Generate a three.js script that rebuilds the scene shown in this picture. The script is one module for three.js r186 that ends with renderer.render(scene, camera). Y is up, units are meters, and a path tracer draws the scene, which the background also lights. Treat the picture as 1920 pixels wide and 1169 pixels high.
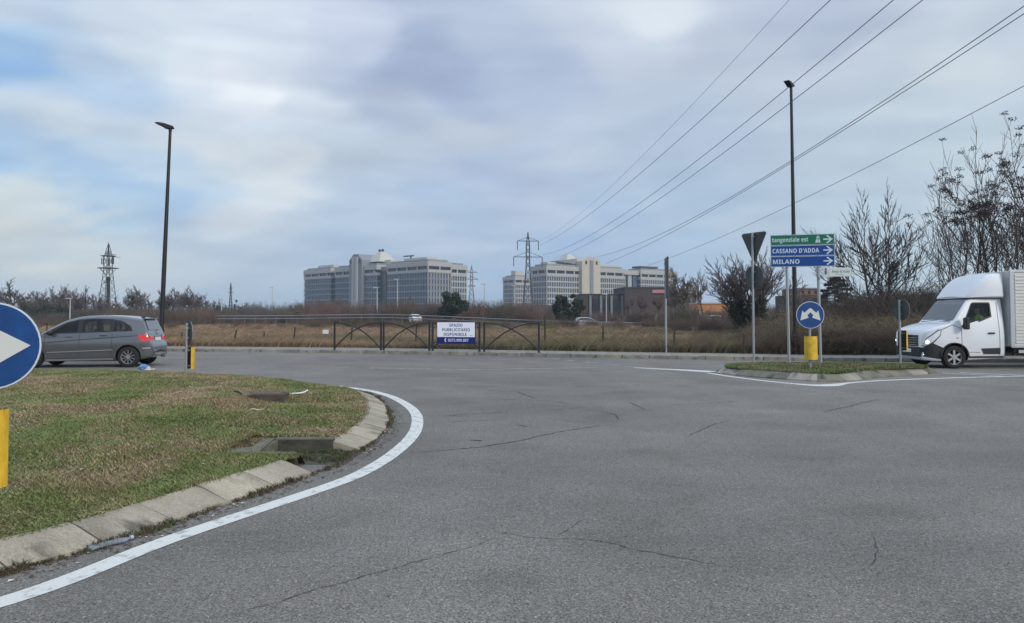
import * as THREE from 'three';
import { mergeGeometries, mergeVertices, toCreasedNormals } from 'three/addons/utils/BufferGeometryUtils.js';
import { RoundedBoxGeometry } from 'three/addons/geometries/RoundedBoxGeometry.js';
import { MarchingCubes } from 'three/addons/objects/MarchingCubes.js';
import { Brush, Evaluator, SUBTRACTION } from 'three-bvh-csg';

// ---------------------------------------------------------------- camera, sky, sun, exposure
const scene = new THREE.Scene();
const F = 1400, EYE = 1.6, PITCH = 2 * Math.PI / 180, PV = 592 - F * Math.tan(PITCH);   // focal length in photo pixels, eye height
const camera = new THREE.PerspectiveCamera(2 * Math.atan((1169 - PV) / F) * 180 / Math.PI, 1920 / 1169, 0.1, 6000);
camera.position.set(0, EYE, 0);
camera.rotation.x = PITCH;
camera.setViewOffset(1920, 2 * (1169 - PV), 0, 1169 - 2 * PV, 1920, 1169);
camera.updateProjectionMatrix();
scene.add(camera);

function rng(seed) { let a = seed >>> 0; return () => { a |= 0; a = a + 0x6D2B79F5 | 0; let t = Math.imul(a ^ a >>> 15, 1 | a); t = t + Math.imul(t ^ t >>> 7, 61 | t) ^ t; return ((t ^ t >>> 14) >>> 0) / 4294967296; }; }
function hash2(x, y, s = 0) { let h = Math.imul(x, 374761393) + Math.imul(y, 668265263) + Math.imul(s, 2246822519); h = Math.imul(h ^ h >>> 13, 1274126177); return ((h ^ h >>> 16) >>> 0) / 4294967296; }
function vnoise(x, y, s = 0) { const xi = Math.floor(x), yi = Math.floor(y); let fx = x - xi, fy = y - yi; fx = fx * fx * (3 - 2 * fx); fy = fy * fy * (3 - 2 * fy); const a = hash2(xi, yi, s), b = hash2(xi + 1, yi, s), c = hash2(xi, yi + 1, s), d = hash2(xi + 1, yi + 1, s); return a + (b - a) * fx + (c - a) * fy + (a - b - c + d) * fx * fy; }
function fbm(x, y, o = 4, s = 0) { let v = 0, a = 0.5, n = 0; for (let i = 0; i < o; i++) { v += a * vnoise(x, y, s + i * 17); n += a; a *= 0.5; x = x * 2.03 + 3.1; y = y * 2.03 + 1.7; } return v / n; }
const sm = (a, b, x) => { const t = Math.min(1, Math.max(0, (x - a) / (b - a))); return t * t * (3 - 2 * t); };
const lin = (c) => { c /= 255; return c <= 0.04045 ? c / 12.92 : ((c + 0.055) / 1.055) ** 2.4; };

function makeSky() {
  // cloud tones met at points of the sky: [azimuth deg, elevation deg, r, g, b]
  const at = (u, v, r, g, b) => { const az = Math.atan((u - 960) / F); return [az * 180 / Math.PI, Math.atan((592 - v) / F * Math.cos(az)) * 180 / Math.PI, lin(r), lin(g), lin(b)]; };
  const C = [
    at(0, 0, 186, 198, 214), at(30, 60, 152, 182, 214), at(60, 130, 138, 171, 210), at(20, 160, 136, 171, 211), at(150, 90, 176, 193, 213), at(200, 160, 170, 190, 214), at(250, 40, 196, 206, 218), at(350, 90, 209, 216, 225),
    at(480, 130, 219, 223, 230), at(560, 70, 204, 211, 223), at(560, 160, 219, 223, 230), at(700, 60, 190, 198, 216), at(640, 200, 196, 204, 216), at(820, 110, 160, 172, 197), at(900, 160, 159, 172, 198), at(780, 190, 172, 182, 201),
    at(960, 60, 178, 189, 208), at(900, 240, 182, 192, 206), at(1050, 120, 172, 184, 206), at(1230, 15, 208, 214, 222), at(1150, 80, 192, 200, 214), at(1330, 60, 180, 189, 205), at(1400, 20, 172, 182, 201),
    at(1520, 60, 172, 182, 200), at(1480, 150, 180, 190, 205), at(1650, 80, 186, 196, 208), at(1850, 80, 196, 205, 212), at(1750, 200, 188, 200, 210), at(1900, 20, 182, 193, 206), at(1600, 260, 180, 194, 207), at(1350, 240, 172, 186, 205),
    at(0, 210, 162, 190, 218), at(100, 230, 188, 201, 215), at(60, 300, 168, 192, 217), at(200, 250, 196, 206, 216), at(400, 230, 196, 205, 216), at(500, 330, 203, 209, 215), at(420, 310, 200, 207, 214), at(300, 310, 180, 197, 214), at(200, 340, 164, 189, 215), at(40, 345, 158, 187, 217),
    at(60, 385, 200, 208, 212), at(150, 400, 170, 193, 212), at(60, 440, 204, 208, 206), at(180, 450, 190, 200, 207), at(100, 500, 188, 198, 205), at(60, 540, 184, 194, 202), at(300, 400, 172, 190, 210), at(260, 480, 186, 196, 206), at(400, 460, 178, 191, 206), at(400, 540, 172, 188, 203),
    at(650, 300, 184, 195, 208), at(700, 400, 172, 187, 206), at(620, 480, 165, 183, 204), at(850, 400, 165, 182, 205), at(950, 320, 166, 180, 204), at(1000, 480, 158, 179, 206), at(900, 560, 162, 184, 205), at(1150, 400, 163, 182, 206), at(1150, 520, 163, 184, 207),
    at(1300, 360, 168, 186, 206), at(1300, 480, 166, 187, 208), at(1500, 380, 176, 192, 207), at(1650, 400, 178, 195, 208), at(1700, 520, 182, 198, 208), at(1880, 300, 186, 199, 209), at(1880, 480, 184, 199, 208), at(520, 570, 168, 187, 204)];
  const W = 2048, H = 1024, data = new Float32Array(W * H * 4);
  for (let j = 0; j < H; j++) {
    const el = ((j + 0.5) / H - 0.5) * 180, er = el * Math.PI / 180;
    for (let i = 0; i < W; i++) {
      const phi = ((i + 0.5) / W - 0.5) * 2 * Math.PI, dx = Math.cos(phi) * Math.cos(er), dz = Math.sin(phi) * Math.cos(er), dy = Math.sin(er);
      const az = Math.atan2(dx, -dz) * 180 / Math.PI, k = (i + j * W) * 4;
      if (el < -3) { data[k] = 0.13; data[k + 1] = 0.13; data[k + 2] = 0.12; data[k + 3] = 1; continue; }
      // a flat layer of cloud seen in perspective
      const px = dx / (Math.max(dy, 0) + 0.22), pz = dz / (Math.max(dy, 0) + 0.22);
      const wx = px * 0.94 + pz * 0.34, wz = pz * 0.94 - px * 0.34;
      const wa = (fbm(wx * 1.5 + 9, wz * 2.6, 5, 3) - 0.5), wb = (fbm(wx * 1.5 - 4, wz * 2.6 + 8, 5, 11) - 0.5);
      const A = az + wa * 14, E = Math.max(el, 0) + wb * 6;
      // out of the mapped part: the same cloud deck, cells of grey and pale cloud with a few blue gaps
      const n = fbm(wx * 1.1 + 2, wz * 1.7 + 5, 6, 29), gap = sm(0.60, 0.72, fbm(wx * 0.9 - 7, wz * 1.2 + 1, 4, 41));
      let R = lin(168) + (lin(208) - lin(168)) * sm(0.3, 0.7, n), G = lin(181) + (lin(215) - lin(181)) * sm(0.3, 0.7, n), B = lin(201) + (lin(224) - lin(201)) * sm(0.3, 0.7, n);
      R += (lin(135) - R) * gap * 0.6; G += (lin(170) - G) * gap * 0.6; B += (lin(211) - B) * gap * 0.6;
      let w0 = 0.0016, r = R * w0, g = G * w0, b = B * w0, w = w0;
      if (Math.abs(az) < 75 && el < 50) for (const c of C) { const da = A - c[0], de = (E - c[1]) * 1.5, q = 1 / (da * da + de * de + 1.2) ** 2; w += q; r += c[2] * q; g += c[3] * q; b += c[4] * q; }
      r /= w; g /= w; b /= w;
      const up = 1 + 0.95 * sm(20, 75, el);                                     // a cloud deck is brighter overhead than low down
      const det = 1 + (fbm(az * 0.09 + el * 0.16, el * 0.95 + 3, 5, 91) - 0.5) * 0.30 * sm(2, 5, el) * (1 - 0.6 * sm(18, 34, el)) * (1 - 0.6 * sm(-12, 4, az)) + (fbm(wx * 7 + 5, wz * 2.4 + wx * 3, 5, 97) - 0.5) * 0.13 * sm(4, 9, el) + (fbm(wx * 4 + 31, wz * 9 + 7, 5, 53) - 0.5) * 0.20 * sm(0, 6, el) + (fbm(wx * 1.6 + 3, wz * 3.2 + 17, 4, 77) - 0.5) * 0.10;
      data[k] = r * 0.965 * up * det; data[k + 1] = g * up * (1 + (det - 1) * 0.9); data[k + 2] = b * 1.02 * up * (1 + (det - 1) * 0.7); data[k + 3] = 1;
    }
  }
  const t = new THREE.DataTexture(data, W, H, THREE.RGBAFormat, THREE.FloatType);
  t.mapping = THREE.EquirectangularReflectionMapping; t.magFilter = t.minFilter = THREE.LinearFilter; t.wrapS = THREE.RepeatWrapping; t.needsUpdate = true;
  return t;
}
scene.background = makeSky();
scene.environment = scene.background;

const sun = new THREE.DirectionalLight(new THREE.Color(1, 0.91, 0.78), 1.5);   // weak sun through cloud, from behind on the right
sun.position.set(60, 38, 42); sun.target.position.set(0, 0, -20);
sun.castShadow = true; sun.shadow.radius = 26; sun.shadow.mapSize.set(2048, 2048);
Object.assign(sun.shadow.camera, { left: -70, right: 70, top: 60, bottom: -60, near: 1, far: 220 });
scene.add(sun, sun.target);

const renderer = new THREE.WebGLRenderer({ antialias: true });
renderer.toneMapping = THREE.LinearToneMapping;
renderer.toneMappingExposure = 1.14;
renderer.shadowMap.enabled = true;
scene.fog = new THREE.FogExp2(new THREE.Color(0.62, 0.72, 0.84), 0.00032);

// ---------------------------------------------------------------- helpers
const V = (x, y, z) => new THREE.Vector3(x, y, z);
const cp = Math.cos(PITCH), sp = Math.sin(PITCH);
function ray(u, v) { const x = (u - 960) / F, y = -(v - PV) / F, dy = y * cp + sp, dz = -(cp - y * sp); return [x / -dz, dy / -dz]; }   // slopes per metre of depth
const P = (u, v, D) => { const [sx, sy] = ray(u, v); return V(sx * D, EYE + sy * D, -D); };                 // point at depth D
const G = (u, v, y = 0) => { const [sx, sy] = ray(u, v), D = (y - EYE) / sy; return V(sx * D, y, -D); };      // point on the level y
const X = (u, D) => (u - 960) / F * D;                                                                       // x of a column at depth D
const Y = (v, D) => EYE + (592 - v) / F * D;

const used = new Map();
function numbered(name) { const n = used.get(name) ?? 0; used.set(name, n + 1); return n ? `${name}_${String(n).padStart(3, '0')}` : name; }
function shade(o) { o.traverse((m) => { if (m.isMesh) { m.castShadow = true; m.receiveShadow = true; } }); }
function tag(o, label, category, group) { o.userData.label = label; if (category) o.userData.category = category; if (group) o.userData.group = group; return o; }
function thing(name, label, category, pos = [0, 0, 0], turn = 0, group) { const o = new THREE.Group(); o.name = numbered(name); o.position.set(...(pos.isVector3 ? pos.toArray() : pos)); o.rotation.y = turn; scene.add(o); return tag(o, label, category, group); }
function part(name, geo, mat, parent) { const m = new THREE.Mesh(Array.isArray(geo) ? merge(geo) : geo, mat); m.name = parent ? name : numbered(name); (parent ?? scene).add(m); return m; }
function struct(name, geo, mat) { const m = part(name, geo, mat); m.userData.kind = 'structure'; return m; }
function merge(list) { return mergeGeometries(list.map((g) => { let h = g.index ? g.toNonIndexed() : g; if (!h.attributes.normal) h.computeVertexNormals(); if (!h.attributes.uv) h.setAttribute('uv', new THREE.BufferAttribute(new Float32Array(h.attributes.position.count * 2), 2)); for (const k of Object.keys(h.attributes)) if (!['position', 'normal', 'uv'].includes(k)) h.deleteAttribute(k); return h; })); }
const bx = (w, h, d, x = 0, y = 0, z = 0, rx = 0, ry = 0, rz = 0) => new THREE.BoxGeometry(w, h, d).applyMatrix4(new THREE.Matrix4().compose(V(x, y, z), new THREE.Quaternion().setFromEuler(new THREE.Euler(rx, ry, rz)), V(1, 1, 1)));
const rb = (w, h, d, r, x = 0, y = 0, z = 0) => new RoundedBoxGeometry(w, h, d, 3, r).translate(x, y, z);
const cyl = (r1, r2, h, x = 0, y = 0, z = 0, n = 16) => new THREE.CylinderGeometry(r1, r2, h, n).translate(x, y, z);   // r1 top
function bar(a, b, r1, r2 = r1, n = 5) { const d = b.clone().sub(a), L = d.length(); const g = new THREE.CylinderGeometry(r2, r1, L, n, 1); return g.applyMatrix4(new THREE.Matrix4().compose(a.clone().lerp(b, 0.5), new THREE.Quaternion().setFromUnitVectors(V(0, 1, 0), d.normalize()), V(1, 1, 1))); }
const tube = (pts, r, n = 40, k = 6) => new THREE.TubeGeometry(new THREE.CatmullRomCurve3(pts), n, r, k);
function interp(pts) { return (x) => { if (x <= pts[0][0]) return pts[0][1]; for (let i = 1; i < pts.length; i++) if (x <= pts[i][0]) { const [a, b] = pts[i - 1], [c, d] = pts[i]; return b + (d - b) * (x - a) / (c - a); } return pts[pts.length - 1][1]; }; }
function smoothInterp(pts) { // monotone cubic
  const n = pts.length, m = [], s = []; for (let i = 0; i < n - 1; i++) s.push((pts[i + 1][1] - pts[i][1]) / (pts[i + 1][0] - pts[i][0]));
  for (let i = 0; i < n; i++) m.push(i === 0 ? s[0] : i === n - 1 ? s[n - 2] : s[i - 1] * s[i] <= 0 ? 0 : 2 / (1 / s[i - 1] + 1 / s[i]));
  return (x) => { if (x <= pts[0][0]) return pts[0][1]; if (x >= pts[n - 1][0]) return pts[n - 1][1]; let i = 0; while (x > pts[i + 1][0]) i++; const h = pts[i + 1][0] - pts[i][0], t = (x - pts[i][0]) / h; return (2 * t ** 3 - 3 * t * t + 1) * pts[i][1] + (t ** 3 - 2 * t * t + t) * h * m[i] + (-2 * t ** 3 + 3 * t * t) * pts[i + 1][1] + (t ** 3 - t * t) * h * m[i + 1]; };
}

// ---------------------------------------------------------------- textures and materials
function dataTex(N, fn, srgb = true) {
  const d = new Uint8Array(N * N * 4);
  for (let j = 0; j < N; j++) for (let i = 0; i < N; i++) { const c = fn(i, j); const k = (i + j * N) * 4; for (let q = 0; q < 3; q++) d[k + q] = Math.max(0, Math.min(255, (Array.isArray(c) ? c[q] : c))); d[k + 3] = 255; }
  const t = new THREE.DataTexture(d, N, N); t.wrapS = t.wrapT = THREE.RepeatWrapping; t.magFilter = THREE.LinearFilter; t.minFilter = THREE.LinearMipmapLinearFilter; t.generateMipmaps = true; if (srgb) t.colorSpace = THREE.SRGBColorSpace; t.needsUpdate = true; return t;
}
function tnoise(x, y, per, s) { const xi = Math.floor(x), yi = Math.floor(y); let fx = x - xi, fy = y - yi; fx = fx * fx * (3 - 2 * fx); fy = fy * fy * (3 - 2 * fy); const w = (a) => ((a % per) + per) % per; const a = hash2(w(xi), w(yi), s), b = hash2(w(xi + 1), w(yi), s), c = hash2(w(xi), w(yi + 1), s), d = hash2(w(xi + 1), w(yi + 1), s); return a + (b - a) * fx + (c - a) * fy + (a - b - c + d) * fx * fy; }
function tf(i, j, N, base, oct, s) { let v = 0, a = 0.5, n = 0, p = base; for (let k = 0; k < oct; k++) { v += a * tnoise(i / N * p, j / N * p, p, s + k * 7); n += a; a *= 0.55; p *= 2; } return v / n; }
const asphaltT = dataTex(1024, (i, j) => { const st = tnoise(i / 1024 * 300, j / 1024 * 300, 300, 5), f = tnoise(i / 1024 * 512, j / 1024 * 512, 512, 9), l = tf(i, j, 1024, 5, 4, 21); let v = 108 + (st - 0.5) * 48 + (f - 0.5) * 46 + (l - 0.5) * 14; if (st > 0.9) v += 24; if (st < 0.12) v -= 18; return [v * 1.055, v * 1.02, v * 0.97]; });
const asphaltB = dataTex(1024, (i, j) => 128 + (tnoise(i / 1024 * 300, j / 1024 * 300, 300, 5) - 0.5) * 180 + (tnoise(i / 1024 * 512, j / 1024 * 512, 512, 9) - 0.5) * 60, false);
const concreteT = dataTex(512, (i, j) => { const l = tf(i, j, 512, 4, 5, 61), f = tnoise(i / 512 * 256, j / 512 * 256, 256, 3), s = tf(i, j, 512, 9, 3, 90); let v = 168 + (l - 0.5) * 84 + (f - 0.5) * 38; if (s > 0.6) v -= (s - 0.6) * 260; if (f > 0.97) v -= 46; return [v, v * 0.975, v * 0.92]; });
const concreteB = dataTex(512, (i, j) => 128 + (tnoise(i / 512 * 256, j / 512 * 256, 256, 3) - 0.5) * 120 + (tf(i, j, 512, 16, 4, 61) - 0.5) * 120, false);
const soilT = dataTex(512, (i, j) => { const l = tf(i, j, 512, 6, 5, 31), f = tnoise(i / 512 * 200, j / 512 * 200, 200, 8); const v = 0.62 + (l - 0.5) * 0.7 + (f - 0.5) * 0.5; return [118 * v, 104 * v, 80 * v]; });
const paintT = dataTex(512, (i, j) => { const l = tf(i, j, 512, 14, 4, 12), f = tnoise(i / 512 * 256, j / 512 * 256, 256, 2); let v = 226 + (f - 0.5) * 34; const wear = sm(0.57, 0.76, l) * 0.38 + (f > 0.9 ? 0.22 : 0); v = v * (1 - wear) + 118 * wear; return [v, v, v * 0.985]; });
const wornT = dataTex(512, (i, j) => { const l = tf(i, j, 512, 20, 4, 44), f = tnoise(i / 512 * 256, j / 512 * 256, 256, 6); let v = 178 + (f - 0.5) * 50; const wear = sm(0.42, 0.6, l) * 0.9; v = v * (1 - wear) + 112 * wear; return [v, v, v]; });
const grimeT = dataTex(256, (i, j) => { const l = tf(i, j, 256, 5, 4, 8), f = tnoise(i / 256 * 128, j / 256 * 128, 128, 4), s = tnoise(i / 256 * 46, j / 256 * 3, 46, 14); let v = 236 + (l - 0.5) * 60 + (f - 0.5) * 16 - (s > 0.78 ? (s - 0.78) * 220 : 0) - (f > 0.965 ? 50 : 0); return [v, v * 0.995, v * 0.98]; });
const barkB = dataTex(256, (i, j) => 128 + (tnoise(i / 256 * 40, j / 256 * 8, 40, 3) - 0.5) * 200, false);

const mat = (r, g, b, rough = 0.8, extra = {}) => { const m = new THREE.MeshStandardMaterial({ roughness: rough, metalness: 0, ...extra }); m.color.setRGB(r, g, b); return m; };
const phys = (r, g, b, rough, extra = {}) => { const m = new THREE.MeshPhysicalMaterial({ roughness: rough, ...extra }); m.color.setRGB(r, g, b); return m; };
const M = {
  asphalt: mat(1, 1, 1, 0.9, { map: asphaltT, bumpMap: asphaltB, bumpScale: 0.003, vertexColors: true }),
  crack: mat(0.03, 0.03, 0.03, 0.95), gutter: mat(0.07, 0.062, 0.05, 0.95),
  paint: mat(0.88, 0.88, 0.86, 0.7, { map: paintT }), worn: mat(0.85, 0.85, 0.85, 0.85, { map: wornT }),
  kerbs: [[0.86, 0.79, 0.68], [0.81, 0.75, 0.65], [0.89, 0.82, 0.71], [0.77, 0.715, 0.62]].map((c) => mat(...c, 0.9, { map: concreteT, bumpMap: concreteB, bumpScale: 0.006 })),
  farKerbs: [[0.62, 0.61, 0.58], [0.52, 0.52, 0.5], [0.68, 0.66, 0.62]].map((c) => mat(...c, 0.9, { map: concreteT })),
  concrete: mat(0.72, 0.7, 0.66, 0.9, { map: concreteT, bumpMap: concreteB, bumpScale: 0.006 }),
  mossy: mat(0.42, 0.42, 0.36, 0.95, { map: concreteT, bumpMap: concreteB, bumpScale: 0.006 }),
  mossShade: mat(0.19, 0.195, 0.18, 0.9, { map: concreteT, bumpMap: concreteB, bumpScale: 0.006 }),  // mossy concrete, with the shade inside the recess put into its colour
  pavement: mat(0.62, 0.62, 0.62, 0.92, { map: concreteT }),
  soil: mat(1, 1, 1, 1, { map: soilT, vertexColors: true }), ground: mat(0.85, 0.8, 0.72, 1, { map: soilT, vertexColors: true }),
  blade: mat(1, 1, 1, 0.85, { side: THREE.DoubleSide }),
  twig: mat(0.09, 0.072, 0.062, 0.95), twigRed: mat(0.15, 0.105, 0.09, 0.95), twigTan: mat(0.19, 0.16, 0.135, 0.95), twigGrey: mat(0.165, 0.142, 0.135, 0.95), bark: mat(0.105, 0.088, 0.074, 0.95, { bumpMap: barkB, bumpScale: 0.02 }), barkPale: mat(0.24, 0.21, 0.18, 0.95), seed: mat(0.045, 0.026, 0.022, 0.95, { side: THREE.DoubleSide }),
  leafDark: mat(1, 1, 1, 0.8, { side: THREE.DoubleSide, vertexColors: true }), ivy: mat(0.024, 0.034, 0.018, 0.8, { side: THREE.DoubleSide }),
  steel: mat(0.34, 0.36, 0.37, 0.5, { metalness: 0.5 }), signBack: mat(0.075, 0.085, 0.09, 0.6, { metalness: 0.2, map: grimeT }), black: mat(0.012, 0.013, 0.015, 0.5), lampPole: mat(0.022, 0.022, 0.024, 0.5, { metalness: 0.3 }),
  railIron: mat(0.02, 0.024, 0.028, 0.55), yellow: mat(0.80, 0.50, 0.03, 0.55, { map: grimeT }), blueSign: mat(0.001, 0.062, 0.255, 0.5, { map: grimeT }), greenSign: mat(0.006, 0.14, 0.075, 0.42), whiteSign: mat(0.72, 0.74, 0.75, 0.5), signRim: mat(0.62, 0.68, 0.75, 0.45), arrowWhite: mat(0.62, 0.63, 0.6, 0.55),
  lattice: mat(0.10, 0.11, 0.125, 0.6, { metalness: 0.4 }), latticeFar: mat(0.2, 0.22, 0.25, 0.7), insulator: mat(0.08, 0.09, 0.1, 0.4), wire: mat(0.24, 0.26, 0.29, 0.6), polePale: mat(0.45, 0.47, 0.48, 0.6),
  officeWhite: mat(0.43, 0.43, 0.42, 0.8), officeCream: mat(0.52, 0.48, 0.39, 0.8), officeGrey: mat(0.23, 0.245, 0.265, 0.8), officeDark: mat(0.05, 0.055, 0.062, 0.8), roofPale: mat(0.5, 0.49, 0.44, 0.7),
  glassBlue: phys(0.115, 0.155, 0.215, 0.2, { metalness: 0.3 }), glassDark: phys(0.018, 0.026, 0.032, 0.15), glassGreen: phys(0.03, 0.085, 0.085, 0.15),
  brickDark: mat(0.075, 0.058, 0.054, 0.9), pillarGrey: mat(0.2, 0.215, 0.23, 0.8), orange: mat(0.55, 0.24, 0.09, 0.85), brick: mat(0.25, 0.15, 0.11, 0.9), farWhite: mat(0.7, 0.7, 0.7, 0.7), redSign: mat(0.45, 0.20, 0.21, 0.6),
  carGrey: phys(0.15, 0.155, 0.165, 0.24, { metalness: 0.55, clearcoat: 1, clearcoatRoughness: 0.06 }), carGlass: phys(0.03, 0.037, 0.04, 0.04, { clearcoat: 1, clearcoatRoughness: 0.02, ior: 1.6 }), trim: mat(0.016, 0.016, 0.018, 0.5), chrome: mat(0.6, 0.6, 0.62, 0.2, { metalness: 0.9 }), silver: mat(0.42, 0.43, 0.45, 0.35, { metalness: 0.6 }), tyre: mat(0.016, 0.016, 0.017, 0.85), rim: mat(0.34, 0.35, 0.37, 0.35, { metalness: 0.6 }),
  tail: phys(0.45, 0.012, 0.012, 0.15, { clearcoat: 1, emissive: new THREE.Color(0.9, 0.03, 0.02), emissiveIntensity: 0.25 }), plate: mat(0.72, 0.74, 0.76, 0.5),
  vanWhite: phys(0.72, 0.745, 0.78, 0.35, { clearcoat: 0.8, clearcoatRoughness: 0.1 }), boxWhite: mat(0.72, 0.73, 0.73, 0.5, { metalness: 0.1, map: grimeT }), boxFrame: mat(0.42, 0.45, 0.48, 0.45, { metalness: 0.5 }), vanBlack: mat(0.02, 0.022, 0.025, 0.6), lens: phys(0.75, 0.78, 0.82, 0.08, { clearcoat: 1, metalness: 0.2 }), cabIn: mat(0.03, 0.03, 0.032, 0.9),
  tint: phys(0.55, 0.62, 0.62, 0.02, { transmission: 1, thickness: 0, ior: 1.5 }), seat: mat(0.16, 0.155, 0.15, 0.9), amber: phys(0.7, 0.25, 0.02, 0.2, { clearcoat: 1 }),
  pane: phys(0.72, 0.8, 0.78, 0.02, { transmission: 1, thickness: 0, ior: 1.5 }),
  lampOn: mat(1, 0.95, 0.85, 0.4, { emissive: new THREE.Color(1, 0.93, 0.78), emissiveIntensity: 2.2 }),
  rail: mat(0.22, 0.23, 0.24, 0.7, { metalness: 0.3 }), woodPost: mat(0.05, 0.042, 0.035, 0.95),
};

// ---------------------------------------------------------------- ground, road, pavement
const kerbD = smoothInterp([[-90, 39], [-30, 35], [-14.9, 33.2], [-7.8, 31.9], [1.45, 28.9], [5.85, 27.4], [13.3, 25.7], [22, 25.1], [90, 24.5]]);   // depth of the far kerb at x
function sheet(nx, ny, fn, colour, uvScale = 1) {
  const pos = [], uv = [], col = [], idx = [];
  for (let j = 0; j <= ny; j++) for (let i = 0; i <= nx; i++) { const p = fn(i / nx, j / ny); pos.push(p[0], p[1], p[2]); uv.push(p[0] / uvScale, p[2] / uvScale); if (colour) col.push(...colour(p[0], -p[2], p[1])); }
  for (let j = 0; j < ny; j++) for (let i = 0; i < nx; i++) { const a = j * (nx + 1) + i, b = a + 1, c = a + nx + 1, d = c + 1; idx.push(a, b, d, a, d, c); }
  const g = new THREE.BufferGeometry(); g.setAttribute('position', new THREE.Float32BufferAttribute(pos, 3)); g.setAttribute('uv', new THREE.Float32BufferAttribute(uv, 2)); if (colour) g.setAttribute('color', new THREE.Float32BufferAttribute(col, 3)); g.setIndex(idx); g.computeVertexNormals(); return g;
}
const fieldTone = (x, D) => {                                  // dry straw, olive and earth patches of the waste ground
  const a = fbm(x * 0.07, D * 0.16, 4, 5), b = fbm(x * 0.3 + 8, D * 0.5, 3, 15), far = sm(90, 200, D);
  const straw = [0.31, 0.22, 0.14], olive = [0.17, 0.15, 0.085], earth = [0.15, 0.105, 0.078];
  const t = sm(0.40, 0.60, a + x * 0.006), s = sm(0.46, 0.66, b + x * 0.003);
  return [0, 1, 2].map((k) => { const base = straw[k] * (1 - t) + olive[k] * t, v = base * (1 - s * 0.5) + earth[k] * s * 0.5; return v + ([0.10, 0.09, 0.06][k] - v) * far * 0.6; });
};
{
  const offs = [-70, -30, -5, 2.62, 2.68, 3.2, 4, 5, 6, 7.5, 9, 11, 13, 16, 19, 23, 28, 34, 41, 50, 60, 75, 95, 130, 180, 260, 400, 700, 1300, 2600], xs = [];
  for (let x = -60; x <= 60; x += 1.5) xs.push(x); for (const e of [70, 85, 110, 150, 220, 400, 800, 2000]) { xs.push(e); xs.unshift(-e); }
  struct('ground', sheet(xs.length - 1, offs.length - 1, (a, b) => { const x = xs[Math.round(a * (xs.length - 1))], o = offs[Math.round(b * (offs.length - 1))], D = kerbD(x) + o; return [x, o < 2.65 ? -0.06 : 0.08 + (vnoise(x * 0.4, D * 0.4, 3) - 0.5) * 0.08 * sm(3, 8, o), -D]; }, (x, D) => fieldTone(x, D).map((c) => c * 4.2), 1.7), M.ground);
}
const road = struct('road', sheet(620, 260, (a, b) => { const x = -80 + 150 * a, D = -14 + (kerbD(x) + 14) * b; return [x, 0, -D]; }, (x, D) => {
  const p = fbm(x * 0.12 + 3, D * 0.12, 4, 71), q = fbm(x * 0.55, D * 0.8, 4, 72), w = vnoise(x * 0.9 + D * 0.25, D * 0.22, 73);
  const d = Math.hypot(x + 10.5, D - 9) - 8.9 - (vnoise(x * 0.2, D * 0.2, 74) - 0.5) * 0.9, tr = (c) => Math.exp(-(((d - c) / 0.42) ** 2)), worn = fbm(x * 0.3 + 2, D * 0.3, 3, 75);   // polished wheel tracks round the island
  const stain = sm(0.66, 0.76, fbm(x * 1.3 + 4, D * 1.3, 3, 76)), patch = sm(0.56, 0.60, fbm(x * 0.16 + 9, D * 0.26 + 2, 3, 79));
  const v = 1.02 + (p - 0.5) * 0.5 + (q - 0.5) * 0.34 + (w - 0.5) * 0.10 + (tr(2.3) + tr(4.0) + tr(6.6) + tr(8.3)) * 0.11 * worn - stain * 0.13 - patch * 0.07; return [v, v, v * (1 - stain * 0.02)];
}, 2.4), M.asphalt);
const jag = rng(77);
function ribbon(pts, w, y, rough = 0, taper = false) {         // flat strip along [x, D] points
  const c = new THREE.CatmullRomCurve3(pts.map(([x, D]) => V(x, 0, -D)), false, 'centripetal'), n = Math.max(8, Math.round(c.getLength() / (rough ? 0.05 : 0.12))), ps = c.getSpacedPoints(n), pos = [], uv = [], idx = [];
  let off = 0;
  for (let i = 0; i <= n; i++) {
    const t = ps[Math.min(n, i + 1)].clone().sub(ps[Math.max(0, i - 1)]).normalize(), nx = -t.z, nz = t.x; off = off * 0.8 + (jag() - 0.5) * rough * 1.2;
    const ww = (typeof w === 'function' ? w(i / n) : w) * (rough ? 0.35 + jag() * 0.9 : 1) * (taper ? Math.min(1, 6 * Math.min(i, n - i) / n + 0.1) : 1) / 2;
    for (const s of [-1, 1]) { const x = ps[i].x + nx * (s * ww + off), z = ps[i].z + nz * (s * ww + off); pos.push(x, y, z); uv.push(x / 0.9, z / 0.9); }
    if (i) { const a = 2 * i - 2; idx.push(a, a + 1, a + 3, a, a + 3, a + 2); }
  }
  const g = new THREE.BufferGeometry(); g.setAttribute('position', new THREE.Float32BufferAttribute(pos, 3)); g.setAttribute('uv', new THREE.Float32BufferAttribute(uv, 2)); g.setIndex(idx); g.computeVertexNormals();
  if (g.attributes.normal.getY(0) < 0) { const id = g.index.array; for (let k = 0; k < id.length; k += 3) { const s = id[k]; id[k] = id[k + 1]; id[k + 1] = s; } g.computeVertexNormals(); }
  return g;
}
const gp = (list) => list.map(([u, v]) => { const p = G(u, v); return [p.x, -p.z]; });
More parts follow.
